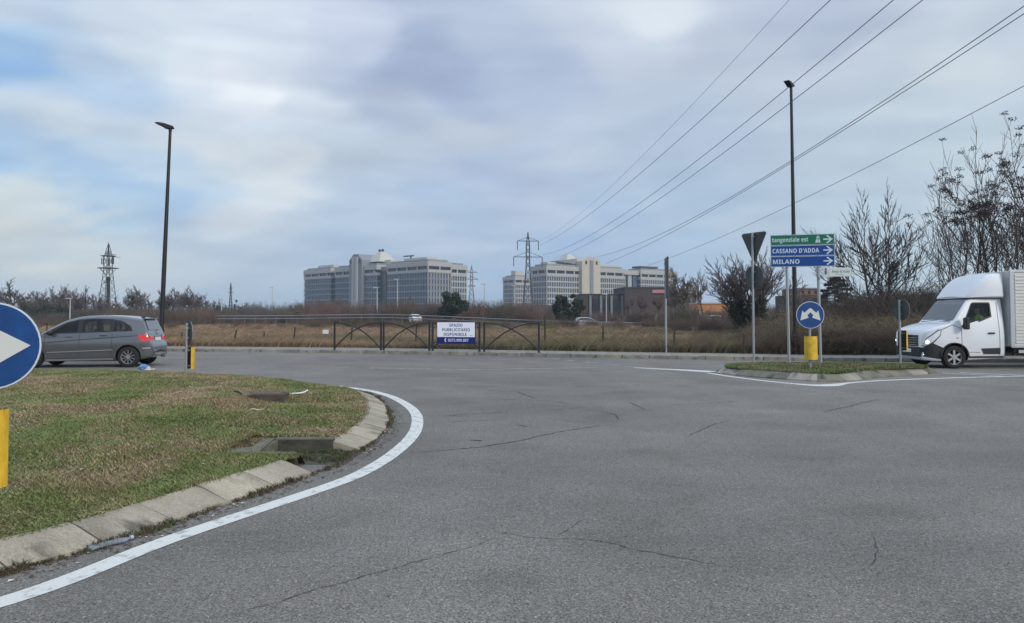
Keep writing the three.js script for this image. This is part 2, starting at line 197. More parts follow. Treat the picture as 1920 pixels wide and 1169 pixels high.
for (const [w, ...l] of [
  [0.022, [758, 850.7], [838, 845], [904, 838.6], [973, 827.7], [1043, 812], [1123, 799.6], [1145, 796.7]], [0.05, [880, 826], [892, 826.5], [905, 826.5]],
  [0.02, [878, 713], [900, 716], [916, 719]], [0.02, [968, 735], [985, 741], [1003, 748]], [0.018, [904, 750], [970, 750], [1035, 753], [1072, 758]], [0.018, [828, 781], [882, 777], [955, 773]], [0.016, [1053, 790], [1085, 792], [1112, 793]], [0.02, [967, 798], [980, 799], [992, 801]],
  [0.02, [1126, 772], [1155, 780], [1160, 787]], [0.02, [1181, 755], [1200, 764], [1214, 770]], [0.024, [1545, 774], [1575, 766], [1605, 759], [1646, 749]], [0.008, [916, 996], [1006, 1009], [1112, 1014], [1197, 1033], [1367, 1065]], [0.006, [1102, 972], [1080, 985], [1058, 999], [1040, 1006]],
  [0.007, [390, 1163], [500, 1135], [640, 1093], [700, 1075], [820, 1042], [930, 1008]], [0.014, [1290, 820], [1330, 800], [1375, 788]], [0.006, [1640, 1000], [1645, 1040], [1632, 1065]],
  [0.014, [840, 792], [900, 789], [955, 786]], [0.014, [1020, 770], [1060, 768], [1100, 764]], [0.016, [1250, 760], [1320, 757], [1390, 752]], [0.014, [700, 800], [735, 797], [768, 794]]])
  part('crack', ribbon(gp(l), w, 0.004, 0.022, true), M.crack, road);

// painted lines
const line = (name, label, l, w, m = M.paint, y = 0.004) => { const o = struct(name, ribbon(l, w, y), m); o.userData.label = label; return o; };
const edge = [[-30, 1131], [0, 1131], [320, 1012], [650, 900], [700, 876], [744.5, 846], [774, 816.5], [782.5, 793.5], [778.5, 775], [760.5, 758.5], [726, 742], [684, 731.8], [637, 725.2]];
line('edge_line', 'solid white edge line curving round the grass island', [[-3.9, 3.1], ...gp(edge.slice(1)), [-3.95, 17.0]], 0.175);
line('edge_line', 'white line along the front of the sign island', [...gp([[1330, 700.5], [1387, 709], [1462, 717.8], [1527, 723], [1548, 723.5]]), ...gp([[1597, 718.3], [1650, 714.5], [1762, 710], [1886, 706.6]]), [20, 20.9]], (t) => 0.16 + 0.30 * Math.exp(-(((t - 0.235) / 0.03) ** 2)));
line('wedge_line', 'worn white wedge where the lines meet left of the sign island', gp([[1190, 690], [1225, 692], [1280, 694.5], [1339, 698]]), (t) => 0.14 + 0.5 * t, M.paint, 0.005);
line('edge_line', 'white line behind the tail of the sign island', gp([[1768, 700.5], [1830, 703.5], [1886, 706.4]]), 0.12, M.paint, 0.0055);
line('edge_line', 'white line running under the white truck', gp([[1800, 699.5], [1860, 702], [1925, 704.6], [2000, 707]]), 0.12);
for (const [u, v, w] of [[1035, 673, 30], [1068, 676.5, 22], [1106, 680, 24], [1148, 685, 26], [1180, 688.6, 24]]) line('yield_dash', 'worn white dash of the broken line across the far lane', gp([[u - w / 2, v - 0.4], [u, v], [u + w / 2, v + 0.8]]), 0.3, M.worn);
line('worn_line', 'faded pale line crossing the far lane', gp([[690, 690.5], [820, 693], [880, 694], [960, 692.5], [1120, 690]]), 0.22, M.worn);

// far kerb and pavement
const kr = rng(5);
function kerbRun(parent, pts, profile, len, gap, mats, side = 1, stones = 1e9) {
  const c = new THREE.CatmullRomCurve3(pts.map(([x, D]) => V(x, 0, -D)), false, 'centripetal'); c.arcLengthDivisions = 1500; const L = c.getLength(), n = Math.min(stones, Math.floor(L / len));
  for (let k = 0; k < n; k++) {
    const pos = [], uv = [], idx = [], S = 3, m = profile.length, dy = (kr() - 0.5) * 0.012, dn = (kr() - 0.5) * 0.02, o = kr() * 7;
    for (let s = 0; s <= S; s++) {
      const t = Math.min(1, (k * len + gap / 2 + (len - gap) * s / S) / L), p = c.getPointAt(t), d = c.getTangentAt(t), nx = -d.z * side, nz = d.x * side;
      for (let q = 0; q < m; q++) { const [a, y] = profile[q]; pos.push(p.x + nx * (a + dn), y + (y > 0.03 ? dy : 0), p.z + nz * (a + dn)); uv.push(o + k * 0.37 + s / S * len / 1.5, q * 0.085 + o * 1.7); }
    }
    for (let s = 0; s < S; s++) for (let q = 0; q < m; q++) { const a = s * m + q, b = s * m + (q + 1) % m; idx.push(a, b, b + m, a, b + m, a + m); }
    for (const e of [0, S]) for (let q = 1; q < m - 1; q++) idx.push(e * m, e * m + q, e * m + q + 1);
    let g = new THREE.BufferGeometry(); g.setAttribute('position', new THREE.Float32BufferAttribute(pos, 3)); g.setAttribute('uv', new THREE.Float32BufferAttribute(uv, 2)); g.setIndex(idx); g = toCreasedNormals(g, 0.5);
    part('kerb_stone', g, mats[Math.floor(kr() * mats.length)], parent);
  }
}
const farKerb = new THREE.Group(); farKerb.name = 'far_kerb'; farKerb.userData = { kind: 'structure', label: 'grey kerb of stone blocks along the far pavement' }; scene.add(farKerb);
{ const l = []; for (let x = -30; x <= 24; x += 2) l.push([x, kerbD(x)]); kerbRun(farKerb, l, [[0, -0.05], [0.01, 0.12], [0.03, 0.14], [0.16, 0.14], [0.16, -0.05]], 1.0, 0.02, M.farKerbs, -1); }
struct('pavement', sheet(160, 3, (a, b) => { const x = -80 + 150 * a, t = [0.14, 1, 2.6, 2.66][Math.round(b * 3)]; return [x, Math.round(b * 3) === 3 ? -0.06 : 0.125, -(kerbD(x) + t)]; }, null, 0.8), M.pavement);

// ---------------------------------------------------------------- grass islands
const bladeGeo = (blades, h, spread, w, seed) => { const r = rng(seed), pos = []; for (let i = 0; i < blades; i++) { const a = r() * 6.283, b = r() * 6.283, x = (r() - 0.5) * spread, z = (r() - 0.5) * spread, hh = h * (0.5 + r() * 0.7), lean = hh * (0.25 + r() * 0.9), ww = w * (0.6 + r() * 0.7), cx = Math.cos(b) * ww, cz = Math.sin(b) * ww, mx = x + Math.cos(a) * lean * 0.35, mz = z + Math.sin(a) * lean * 0.35, tx = x + Math.cos(a) * lean, tz = z + Math.sin(a) * lean; pos.push(x - cx, 0, z - cz, x + cx, 0, z + cz, mx + cx * 0.8, hh * 0.6, mz + cz * 0.8, x - cx, 0, z - cz, mx + cx * 0.8, hh * 0.6, mz + cz * 0.8, mx - cx * 0.8, hh * 0.6, mz - cz * 0.8, mx - cx * 0.8, hh * 0.6, mz - cz * 0.8, mx + cx * 0.8, hh * 0.6, mz + cz * 0.8, tx, hh, tz); } const g = new THREE.BufferGeometry(); g.setAttribute('position', new THREE.Float32BufferAttribute(pos, 3)); g.computeVertexNormals(); return g; };
function scatter(name, label, geo, m, list) {                  // list of [x, y, z, size, turn, r, g, b]
  const im = new THREE.InstancedMesh(geo, m, list.length), o = new THREE.Object3D(), c = new THREE.Color();
  list.forEach(([x, y, z, s, t, r, g, b, sy], i) => { o.position.set(x, y, z); o.rotation.set(0, t, 0); o.scale.set(s, sy ?? s, s); o.updateMatrix(); im.setMatrixAt(i, o.matrix); im.setColorAt(i, c.setRGB(r, g, b)); });
  im.name = numbered(name); im.userData = { kind: 'stuff', label }; scene.add(im); return im;
}
const lawnTone = (x, D, r) => {                                // green patches, straw and dead brown patches
  const a = fbm(x * 0.6 + 20, D * 0.42, 4, 8), b = fbm(x * 2.3, D * 1.7 + 9, 4, 18), k = a * 0.5 + b * 0.5 + (r() - 0.5) * 0.30, v = 0.84 + r() * 0.62;
  if (k > 0.53) return [0.15 * v, 0.185 * v, 0.062 * v];
  if (k > 0.45) return [0.225 * v, 0.21 * v, 0.09 * v];
  return r() < 0.6 ? [0.37 * v, 0.285 * v, 0.18 * v] : [0.20 * v, 0.14 * v, 0.095 * v];
};
function makeIsland(name, label, outline, centre, inset, base, mound, hole) {
  const c = new THREE.CatmullRomCurve3(outline.map(([x, D]) => V(x, 0, D)), true, 'centripetal').getSpacedPoints(1600), N = 1440, rad = new Float32Array(N);
  for (const p of c) { const a = Math.atan2(p.z - centre[1], p.x - centre[0]), r = Math.hypot(p.z - centre[1], p.x - centre[0]), k = Math.round((a / 6.283186 + 1) * N) % N; rad[k] = Math.max(rad[k], r); }
  let last = rad.find((v) => v > 0); for (let w = 0; w < 2; w++) for (let k = 0; k < N; k++) if (rad[k]) last = rad[k]; else rad[k] = last;
  const R = (a) => { const f = (((a / 6.283186) % 1 + 1) % 1) * N, k = Math.floor(f) % N; return rad[k] + (rad[(k + 1) % N] - rad[k]) * (f - Math.floor(f)); };
  const edgeDist = (x, D) => R(Math.atan2(D - centre[1], x - centre[0])) - Math.hypot(D - centre[1], x - centre[0]);      // along the spoke
  const height = (x, D) => { const d = edgeDist(x, D); if (hole && hole(x, D)) return -0.03; if (hole && x > -3.1 && D > 7.9 && D < 9.1) return 0.108; return base + mound * sm(0.1, 3.2, d) + (vnoise(x * 1.3, D * 1.3, 6) - 0.5) * 0.05 * sm(0.15, 0.8, d); };
  const A = 420, B = 44;
  const g = sheet(A, B, (a, b) => { const t = -a * 6.283185, r0 = R(t) - inset, s = 1 - b ** 1.8, x = centre[0] + Math.cos(t) * r0 * s, D = centre[1] + Math.sin(t) * r0 * s; return [x, height(x, D), -D]; }, (x, D) => { const r = rng(Math.floor(x * 37) * 131 + Math.floor(D * 41)); return lawnTone(x, D, r).map((v) => v * 3.0 + 0.05); }, 0.7);
  if (g.attributes.normal.getY(A * 3) < 0) { const id = g.index.array; for (let k = 0; k < id.length; k += 3) { const s = id[k]; id[k] = id[k + 1]; id[k + 1] = s; } g.computeVertexNormals(); }
  const o = struct(name, g, M.soil); o.userData.label = label;
  return { edgeDist, height };
}
// big island on the left (outer kerb base, metres [x, depth])
const leftPts = [[-3.18, 4.64], [-2.94, 5.03], [-2.68, 5.63], [-2.5, 6.2], [-2.29, 6.72], [-1.98, 7.7], [-1.88, 8.0], [-1.80, 8.85], [-1.75, 9.82], [-1.81, 10.98], [-2.03, 12.3], [-2.4, 13.8], [-2.88, 15.1], [-3.7, 16.3], [-4.7, 17.3], [-6.6, 18.7], [-9.5, 20.0], [-13, 20.7]];
const drain = (x, D) => x > -2.78 && x < -1.0 && D > 8.04 && D < 8.92;
const leftIsle = makeIsland('grass_island', 'grass covered traffic island rising on the left', [...leftPts, [-20, 20.2], [-25, 14], [-25, 5], [-20, -3], [-10, -4], [-5.2, 0.2], [-3.9, 2.9]], [-10.5, 9], 0.36, 0.108, 0.19, drain);
const nearKerb = new THREE.Group(); nearKerb.name = 'island_kerb'; nearKerb.userData = { kind: 'structure', label: 'sloped concrete kerb round the left grass island' }; scene.add(nearKerb);
const slope = [[0, -0.03], [0.01, 0.022], [0.29, 0.108], [0.37, 0.122], [0.40, 0.11], [0.40, -0.03]];
kerbRun(nearKerb, [[-5.2, 0.2], [-3.9, 2.9], ...leftPts.slice(0, 6), [-1.885, 8.0]], slope, 0.62, 0.014, M.kerbs, -1);
kerbRun(nearKerb, [[-1.80, 8.88], [-1.765, 9.4], ...leftPts.slice(8)], slope, 0.62, 0.009, M.kerbs, -1);
{ // concrete inlet cut through the kerb
  const o = new THREE.Group(); o.name = 'drain_inlet'; o.userData = { kind: 'structure', label: 'concrete drain inlet cut through the kerb of the left island' }; scene.add(o);
  part('back_wall', bx(0.66, 0.18, 0.1, -2.45, 0.035, -8.95), M.mossShade, o);
  part('front_wall', bx(0.46, 0.17, 0.1, -2.53, 0.03, -8.05, 0, -0.06), M.mossShade, o);
  part('left_wall', bx(0.1, 0.175, 0.84, -2.82, 0.035, -8.47), M.mossy, o);
  part('rim', bx(0.68, 0.018, 0.11, -2.47, 0.133, -8.955), M.mossy, o); part('rim', bx(0.13, 0.018, 0.92, -2.84, 0.132, -8.48, 0, 0.12), M.mossy, o); part('rim', bx(0.48, 0.018, 0.10, -2.56, 0.128, -8.03, 0, -0.06), M.mossy, o); part('corner_slab', bx(0.3, 0.016, 0.3, -2.94, 0.135, -8.14, 0, 0.6), M.mossy, o);
  part('channel_floor', bx(1.0, 0.03, 0.80, -2.28, -0.008, -8.475), M.gutter, o);
}
const signIsle = [[5.62, 20.7], [6.2, 19.45], [6.9, 18.55], [7.35, 18.1], [7.75, 18.05], [8.3, 18.3], [9.55, 19.3], [11.2, 20.35], [11.9, 20.9], [11.7, 21.5], [10.5, 22.1], [8.5, 22.5], [7.0, 22.4], [6.0, 21.7]];
const rightIsle = makeIsland('sign_island', 'small grassy traffic island with road signs on the right', signIsle, [8.2, 20.5], 0.3, 0.17, 0.05);
const rightKerb = new THREE.Group(); rightKerb.name = 'sign_island_kerb'; rightKerb.userData = { kind: 'structure', label: 'weathered concrete kerb round the sign island' }; scene.add(rightKerb);
kerbRun(rightKerb, [...signIsle, signIsle[0]], [[0, -0.03], [0.02, 0.03], [0.25, 0.155], [0.36, 0.18], [0.38, 0.165], [0.38, -0.03]], 0.8, 0.012, [M.mossy, M.mossy, M.concrete], -1);
{
  const r = rng(11), list = [], dead = [];
  for (let k = 0; k < 900000 && list.length < 150000; k++) {
    const D = 4.2 + 17.5 * r() ** 1.9, x = -16 + 15 * r(); if (x < -0.72 * D - 0.6) continue;
    const d = leftIsle.edgeDist(x, D); if (d < 0.385 || drain(x, D) || (x > -3.0 && D > 7.97 && D < 9.04)) continue;
    const s = (0.55 + r() * 0.8) * (D > 9 ? 1.15 : 1), t = lawnTone(x, D, r);
    list.push([x, leftIsle.height(x, D) - 0.006, -D, s, r() * 6.28, ...t, s * (0.25 + 1.35 * fbm(x * 1.6, D * 1.6, 3, 99) ** 1.3)]);
  }
  scatter('lawn_grass', 'patchy green and dead brown lawn on the left island', bladeGeo(8, 0.042, 0.12, 0.0042, 3), M.blade, list);
  for (let k = 0; k < 60000; k++) {
    const x = 5.5 + 6.5 * r(), D = 18 + 4.6 * r(), d = rightIsle.edgeDist(x, D); if (d < 0.36) continue; const s = 0.7 + r() * 0.9, v = 0.8 + r() * 0.5, g = fbm(x, D, 3, 4) + (r() - 0.5) * 0.3;
    dead.push([x, rightIsle.height(x, D) - 0.005, -D, s, r() * 6.28, ...(g > 0.45 ? [0.12 * v, 0.165 * v, 0.05 * v] : [0.19 * v, 0.165 * v, 0.09 * v])]);
  }
  scatter('island_grass', 'short green grass on the sign island', bladeGeo(7, 0.05, 0.12, 0.007, 5), M.blade, dead);
  // weeds and litter of leaves in the gutter at the foot of the kerb
  const weeds = [], c = new THREE.CatmullRomCurve3(leftPts.map(([x, D]) => V(x, 0, -D)), false, 'centripetal');
  for (let k = 0; k < 1900; k++) { const t = r() ** 1.3, p = c.getPointAt(t), tn = c.getTangentAt(t), o = (r() ** 2) * 0.085 - 0.015, f = vnoise(t * 60, 1, 12); if (f < 0.34) continue; const s = 0.25 + r() * (f > 0.66 ? 0.85 : 0.35), v = 0.6 + r() * 0.7; weeds.push([p.x - tn.z * o, 0.001, p.z + tn.x * o, s, r() * 6.28, ...(r() < 0.45 ? [0.07 * v, 0.085 * v, 0.035 * v] : [0.10 * v, 0.068 * v, 0.045 * v])]); }
  for (let k = 0; k < 260; k++) weeds.push([-2.65 + r() * 0.8, 0.008, -8.12 - r() * 0.7, 0.3 + r() * 0.7, r() * 6.28, 0.05 + r() * 0.03, 0.075, 0.03]);
  scatter('gutter_weeds', 'weeds and dead stalks at the foot of the left kerb', bladeGeo(7, 0.06, 0.06, 0.005, 9), M.blade, weeds);
  const grit = new THREE.BufferGeometry(); grit.setAttribute('position', new THREE.Float32BufferAttribute([-0.016, 0.002, 0, 0.004, 0.005, 0.011, 0.017, 0.003, 0, -0.016, 0.002, 0, 0.017, 0.003, 0, 0, 0.006, -0.011], 3)); grit.computeVertexNormals();
  const gl = [];
  for (let k = 0; k < 2300; k++) { const t = r(), p = c.getPointAt(t), tn = c.getTangentAt(t), o = (r() ** 1.5) * 0.22; const v = 0.5 + r(), ch = r(); gl.push([p.x - tn.z * o, 0.004, p.z + tn.x * o, 0.35 + r() * 1.2, r() * 6.28, ...(ch < 0.6 ? [0.11 * v, 0.07 * v, 0.045 * v] : ch < 0.95 ? [0.2 * v, 0.17 * v, 0.13 * v] : [0.6, 0.58, 0.54])]); }
  for (let k = 0; k < 1500; k++) { const D = 4.4 + 9 * r() ** 1.5, x = -9 + 7.2 * r(); if (x < -0.72 * D || leftIsle.edgeDist(x, D) < 0.42 || drain(x, D)) continue; const v = 0.6 + r() * 0.8; gl.push([x, leftIsle.height(x, D) + 0.028, -D, 0.6 + r() * 1.3, r() * 6.28, ...(r() < 0.03 ? [0.6, 0.6, 0.57] : [0.2 * v, 0.12 * v, 0.07 * v])]); }
  scatter('dead_leaves', 'small dead leaves and crumbs scattered along the kerb and lawn', grit, M.blade, gl);
  // rough dry field beyond the pavement
  const fl = [];
  for (let k = 0; k < 120000; k++) { const o = 2.8 + 60 * r() ** 2.1, x0 = -34 + 62 * r(), x = x0 * (1 + o / 45), D = kerbD(x) + o; if (Math.abs(x) > 0.75 * D) continue; const c0 = fieldTone(x, D), v = 0.55 + r() * 0.85, s = 0.5 + r() * 0.8, tall = 0.35 + 1.2 * fbm(x * 0.2, D * 0.25, 3, 88) ; fl.push([x, 0.05, -D, s * (1 + o / 40), r() * 6.28, c0[0] * v, c0[1] * v, c0[2] * v, s * tall]); }
  scatter('field_grass', 'dry straw coloured grass of the waste field beyond the pavement', bladeGeo(7, 0.36, 0.5, 0.012, 15), M.blade, fl);
}

// ---------------------------------------------------------------- signs and street furniture
function print(w, h, draw, extra = {}) { const c = document.createElement('canvas'); c.width = w; c.height = h; const g = c.getContext('2d'); draw(g, w, h); const t = new THREE.CanvasTexture(c); t.colorSpace = THREE.SRGBColorSpace; return new THREE.MeshStandardMaterial({ map: t, roughness: 0.45, ...extra }); }
const disc = (r, d, x, y, z, n = 40) => new THREE.CylinderGeometry(r, r, d, n).rotateX(Math.PI / 2).translate(x, y, z);      // faces +z
const shapeGeo = (pts, d, bevel = 0) => { const s = new THREE.Shape(pts.map(([x, y]) => new THREE.Vector2(x, y))); return new THREE.ExtrudeGeometry(s, { depth: d, bevelEnabled: bevel > 0, bevelSize: bevel, bevelThickness: bevel, bevelSegments: 2 }); };
function collar(parent, y0, y1, r, z) {                        // curved yellow plate wrapped round the front of a post
  const g = new THREE.CylinderGeometry(r, r, y1 - y0, 28, 1, true, -1.45, 2.9).translate(0, (y0 + y1) / 2, z), h = new THREE.CylinderGeometry(r - 0.006, r - 0.006, y1 - y0, 28, 1, true, -1.45, 2.9).translate(0, (y0 + y1) / 2, z);
  const m = part('yellow_marker', g, M.yellow, parent); const b = part('marker_back', h, M.black, m); M.yellow.side = M.black.side = THREE.DoubleSide; b.castShadow = true;
  for (const y of [y0 + 0.08, y1 - 0.08]) part('bracket', bx(0.03, 0.03, r, 0, y, z + r / 2 - 0.01), M.steel, parent);
}
function roundSign(label, pos, turn, r, yc, post, kind, mark) {
  const t = thing('round_sign', label, 'road sign', pos, turn);
  part('post', cyl(0.03, 0.03, post + 0.1, 0, post / 2 - 0.05, 0, 14), M.steel, t);
  const rim = part('sign_plate', disc(r, 0.012, 0, yc, 0.055), M.signBack, t);
  part('rim', disc(r - 0.002, 0.004, 0, yc, 0.0635), M.signRim, rim); part('blue_face', disc(r * 0.955, 0.004, 0, yc, 0.0672), M.blueSign, rim);
  if (kind === 'right') part('arrow', shapeGeo([[0.78, 0], [0, 0.44], [-0.05, 0.44], [-0.05, 0.16], [-0.72, 0.16], [-0.72, -0.16], [-0.05, -0.16], [-0.05, -0.5], [0, -0.5]].map(([x, y]) => [x * r, yc + y * r]), 0.003).translate(0, 0, 0.0695), M.arrowWhite, rim);
  if (kind === 'right') for (const dy of [-0.16, 0.15]) part('rivet', disc(r * 0.055, 0.004, 0.02 * r, yc + dy * r, 0.0745, 12), M.signBack, rim);
  if (kind === 'split') for (const s of [-1, 1]) part('arrow', shapeGeo([[0, 0.5], [0, 0.2], [0.21, -0.02], [0.12, -0.2], [0.72, -0.4], [0.57, 0.33], [0.42, 0.16], [0.05, 0.5]].map(([x, y]) => [s * x * r, yc + (y - 0.0) * r]), 0.003).translate(0, 0, s > 0 ? 0.0695 : 0.0701), M.arrowWhite, rim);
  for (const s of [-1, 1]) part('clamp', bx(0.09, 0.03, 0.05, 0, yc + s * r * 0.4, 0.035), M.steel, t);
  if (mark) collar(t, mark[0], mark[1], mark[2], 0.05);
  return t;
}
{ const D = 5.15, x = X(-9, D); roundSign('large blue round sign with a white right arrow cut by the left picture edge', [x, leftIsle.height(x, D), -D], 0.32, 0.30, 1.394 - leftIsle.height(x, D), 1.62 - leftIsle.height(x, D), 'right', [0.44 - leftIsle.height(x, D), 0.965 - leftIsle.height(x, D), 0.115]); }
roundSign('blue round sign with two white arrows above a yellow panel on the sign island', [X(1518, 19.6), 0.2, -19.6], -0.1, 0.355, Y(591, 19.6) - 0.2, Y(575, 19.6) - 0.2 + 0.1, 'split', [Y(674, 19.6) - 0.2, Y(630.5, 19.6) - 0.2, 0.17]);
roundSign('narrow edge-on round sign with yellow marker at the far end of the lawn', [X(350.5, 18.7), 0.22, -18.7], 2.25, 0.30, Y(624.5, 18.7) - 0.22, Y(606, 18.7) - 0.22, 'plain', [Y(692, 18.7) - 0.22, Y(651, 18.7) - 0.22, 0.15]);
roundSign('grey back of a round sign with yellow marker beside the white truck nose', [X(1687, 21.3), 0.19, -21.3], 1.85, 0.31, Y(581, 21.3) - 0.19, Y(563, 21.3) - 0.19, 'plain', [Y(658, 21.3) - 0.19, Y(620, 21.3) - 0.19, 0.16]);
{ // give way sign seen from behind
  const D = 21.6, b = 0.19, t = thing('give_way_sign', 'grey backs of a triangular and a round sign on one tall post', 'road sign', [X(1412.5, D), b, -D], 2.08);
  const y0 = Y(490, D) - b, y1 = Y(436, D) - b, w = 0.46, yr = Y(520, D) - b;
  part('post', cyl(0.033, 0.033, y1 + 0.05, 0, y1 / 2 - 0.04, 0, 14), M.steel, t);
  const tri = part('triangle_plate', shapeGeo([[-w + 0.05, y1], [w - 0.05, y1], [w, y1 - 0.05], [0.04, y0], [-0.04, y0], [-w, y1 - 0.05]], 0.012, 0.004).translate(0, 0, 0.05), M.signBack, t);
  part('triangle_face', shapeGeo([[-w + 0.06, y1 - 0.005], [w - 0.06, y1 - 0.005], [0, y0 + 0.05]], 0.003).translate(0, 0, 0.068), M.whiteSign, tri);
  const rd = part('round_plate', disc(0.34, 0.012, 0, yr, 0.058), M.signBack, t); part('rim', disc(0.338, 0.004, 0, yr, 0.066), M.signRim, rd); part('blue_face', disc(0.32, 0.004, 0, yr, 0.0695), M.blueSign, rd);
  for (const y of [y1 - 0.12, yr + 0.15, yr - 0.15]) part('clamp', bx(0.12, 0.03, 0.05, 0, y, 0.035), M.steel, t);
}
{ // direction board of three panels
  const D = 21.2, b = 0.2, uc = 1504, t = thing('direction_sign', 'direction board with one green and two blue panels on two steel posts', 'road sign', [X(uc, D), b, -D], -0.27);
  const W = 1.70, H = 0.303, top = Y(440, D) - b;
  for (const s of [-1, 1]) { const p = part('post', cyl(0.04, 0.04, top + 0.06, 0, (top + 0.06) / 2 - 0.05, 0, 14), M.steel, t); p.position.x = s > 0 ? 0.475 : -0.36; p.rotation.z = 0.012; }
  const arrow = (g, h) => { g.strokeStyle = '#c6d4dc'; g.lineWidth = h * 0.13; g.lineCap = 'butt'; g.beginPath(); g.moveTo(850, h * 0.5); g.lineTo(985, h * 0.5); g.moveTo(905, h * 0.13); g.lineTo(985, h * 0.5); g.lineTo(905, h * 0.87); g.stroke(); };
  const face = (bg, txt, draw) => print(1024, 186, (g, w, h) => { g.fillStyle = '#a9bccb'; g.fillRect(0, 0, w, h); g.fillStyle = bg; g.fillRect(5, 6, w - 10, h - 12); arrow(g, h); g.fillStyle = '#c6d4dc'; draw(g, h); });
  const texts = [face('#0b6a4e', '', (g, h) => { g.font = 'bold 108px sans-serif'; g.fillText('tangenziale est', 22, h * 0.68, 590); g.beginPath(); g.moveTo(722, h * 0.82); g.lineTo(752, h * 0.16); g.lineTo(764, h * 0.16); g.lineTo(764, h * 0.82); g.moveTo(806, h * 0.82); g.lineTo(784, h * 0.16); g.lineTo(772, h * 0.16); g.lineTo(772, h * 0.82); g.fill(); g.fillStyle = '#0b6a4e'; g.fillRect(730, h * 0.42, 70, 14); }),
    face('#04418a', '', (g, h) => { g.font = 'bold 112px sans-serif'; g.fillText("CASSANO D'ADDA", 22, h * 0.72, 760); }), face('#04418a', '', (g, h) => { g.font = 'bold 112px sans-serif'; g.fillText('MILANO', 22, h * 0.72, 450); })];
  texts.forEach((m, i) => {
    const y = top - H / 2 - i * (H + 0.004), p = part('panel', rb(W, H, 0.028, 0.006, 0.02, y, 0.06), M.steel, t); part('panel_face', new THREE.PlaneGeometry(W - 0.012, H - 0.012).translate(0.02, y, 0.0762), m, p); p.userData.label = ['green panel reading tangenziale est', 'blue panel reading the first town name', 'lowest blue panel reading the second town name'][i];
  });
}
{ // small white street name sign
  const D = 21.0, b = 0.2, t = thing('street_name_sign', 'small white name sign with a crest hanging right of the blue panels', 'sign', [X(1540, D), b, -D], -0.12);
  const y = Y(511, D) - b;
  part('bracket', bx(0.86, 0.03, 0.025, 0.38, y + 0.06, 0.02), M.steel, t); part('pole_clamp', cyl(0.05, 0.05, 0.3, -0.06, y, -0.02, 12), M.steel, t);
  part('crest_plate', rb(0.15, 0.30, 0.02, 0.006, 0.12, y + 0.01, 0.045), M.whiteSign, t); part('crest', new THREE.PlaneGeometry(0.13, 0.28).translate(0.12, y + 0.01, 0.0565), print(64, 128, (g) => { g.fillStyle = '#c3c8cc'; g.fillRect(0, 0, 64, 128); g.fillStyle = '#4a5058'; g.beginPath(); g.moveTo(16, 50); g.lineTo(48, 50); g.lineTo(46, 88); g.lineTo(32, 106); g.lineTo(18, 88); g.fill(); g.fillRect(18, 26, 28, 20); g.fillRect(24, 16, 16, 12); }), t);
  part('name_plate', rb(0.60, 0.25, 0.02, 0.006, 0.51, y, 0.045), M.whiteSign, t); part('name_face', new THREE.PlaneGeometry(0.58, 0.235).translate(0.51, y, 0.0565), print(512, 200, (g) => { g.fillStyle = '#c9d3d2'; g.fillRect(0, 0, 512, 200); g.fillStyle = '#3d4a46'; g.font = 'bold 82px serif'; g.fillText('Borgo di Vitale', 62, 112, 420); g.font = '34px serif'; g.fillText('via comunale', 120, 164, 330); }), t);
}
{ // panel seen edge on, on a steel post by the pavement
  const x = X(1248.5, 29.8), t = thing('edge_on_sign', 'tall steel post carrying a dark panel seen edge on, by the far pavement', 'sign', [x, 0.12, -29.8], 0);
  part('post', cyl(0.045, 0.045, Y(486, 29.8), 0, Y(486, 29.8) / 2 - 0.08, 0, 12), M.steel, t);
  const q = part('panel', rb(0.07, 1.62, 1.0, 0.02, 0.05, Y(521, 29.8) - 0.12, 0.1), M.signBack, t); q.rotation.y = -0.14;
  for (const v of [500, 545]) part('clamp', bx(0.12, 0.04, 0.12, 0, Y(v, 29.8), 0), M.steel, t);
}
// street lamps
function lampPost(label, u, D, vTop, lean, turn, k = 1) {
  const H = Y(vTop, D) - 0.12, t = thing('street_lamp', label, 'street lamp', [X(u, D), 0.12, -D], 0);
  t.rotation.z = lean;
  part('base_plate', rb(0.34, 0.05, 0.34, 0.01, 0, 0.02, 0), M.lampPole, t);
  part('pole', new THREE.LatheGeometry([[0.115, -0.03], [0.115, 0.9], [0.1, 0.95], [0.098, 3.5], [0.07, H * 0.8], [0.062, H - 0.12]].map(([r, y]) => new THREE.Vector2(r * k, y)), 18), M.lampPole, t);
  const hd = new THREE.Group(); hd.name = 'lamp_head'; hd.position.set(0, H - 0.1, 0); hd.rotation.y = turn; hd.scale.setScalar(0.6 + 0.4 * (k - 0.76) / 0.24); t.add(hd);
  part('housing', shapeGeo([[-0.64, 0.17], [-0.5, 0.185], [-0.25, 0.16], [0.12, 0.06], [0.14, 0.0], [-0.02, -0.04], [-0.2, -0.03], [-0.36, 0.06]], 0.28, 0.012).translate(0, 0, -0.14), M.lampPole, hd);
  part('lens', bx(0.3, 0.01, 0.22, -0.37, 0.075, 0, 0, 0, -0.53), M.glassDark, hd);
  part('sleeve', cyl(0.075, 0.075, 0.22, 0, -0.06, 0, 16), M.lampPole, hd);
}
lampPost('black street lamp rising behind the grey car', 302, 34, 233, -0.028, 0.25);
lampPost('black street lamp rising behind the direction board', 1491, 28.5, 153, 0.004, 0.8, 0.82);
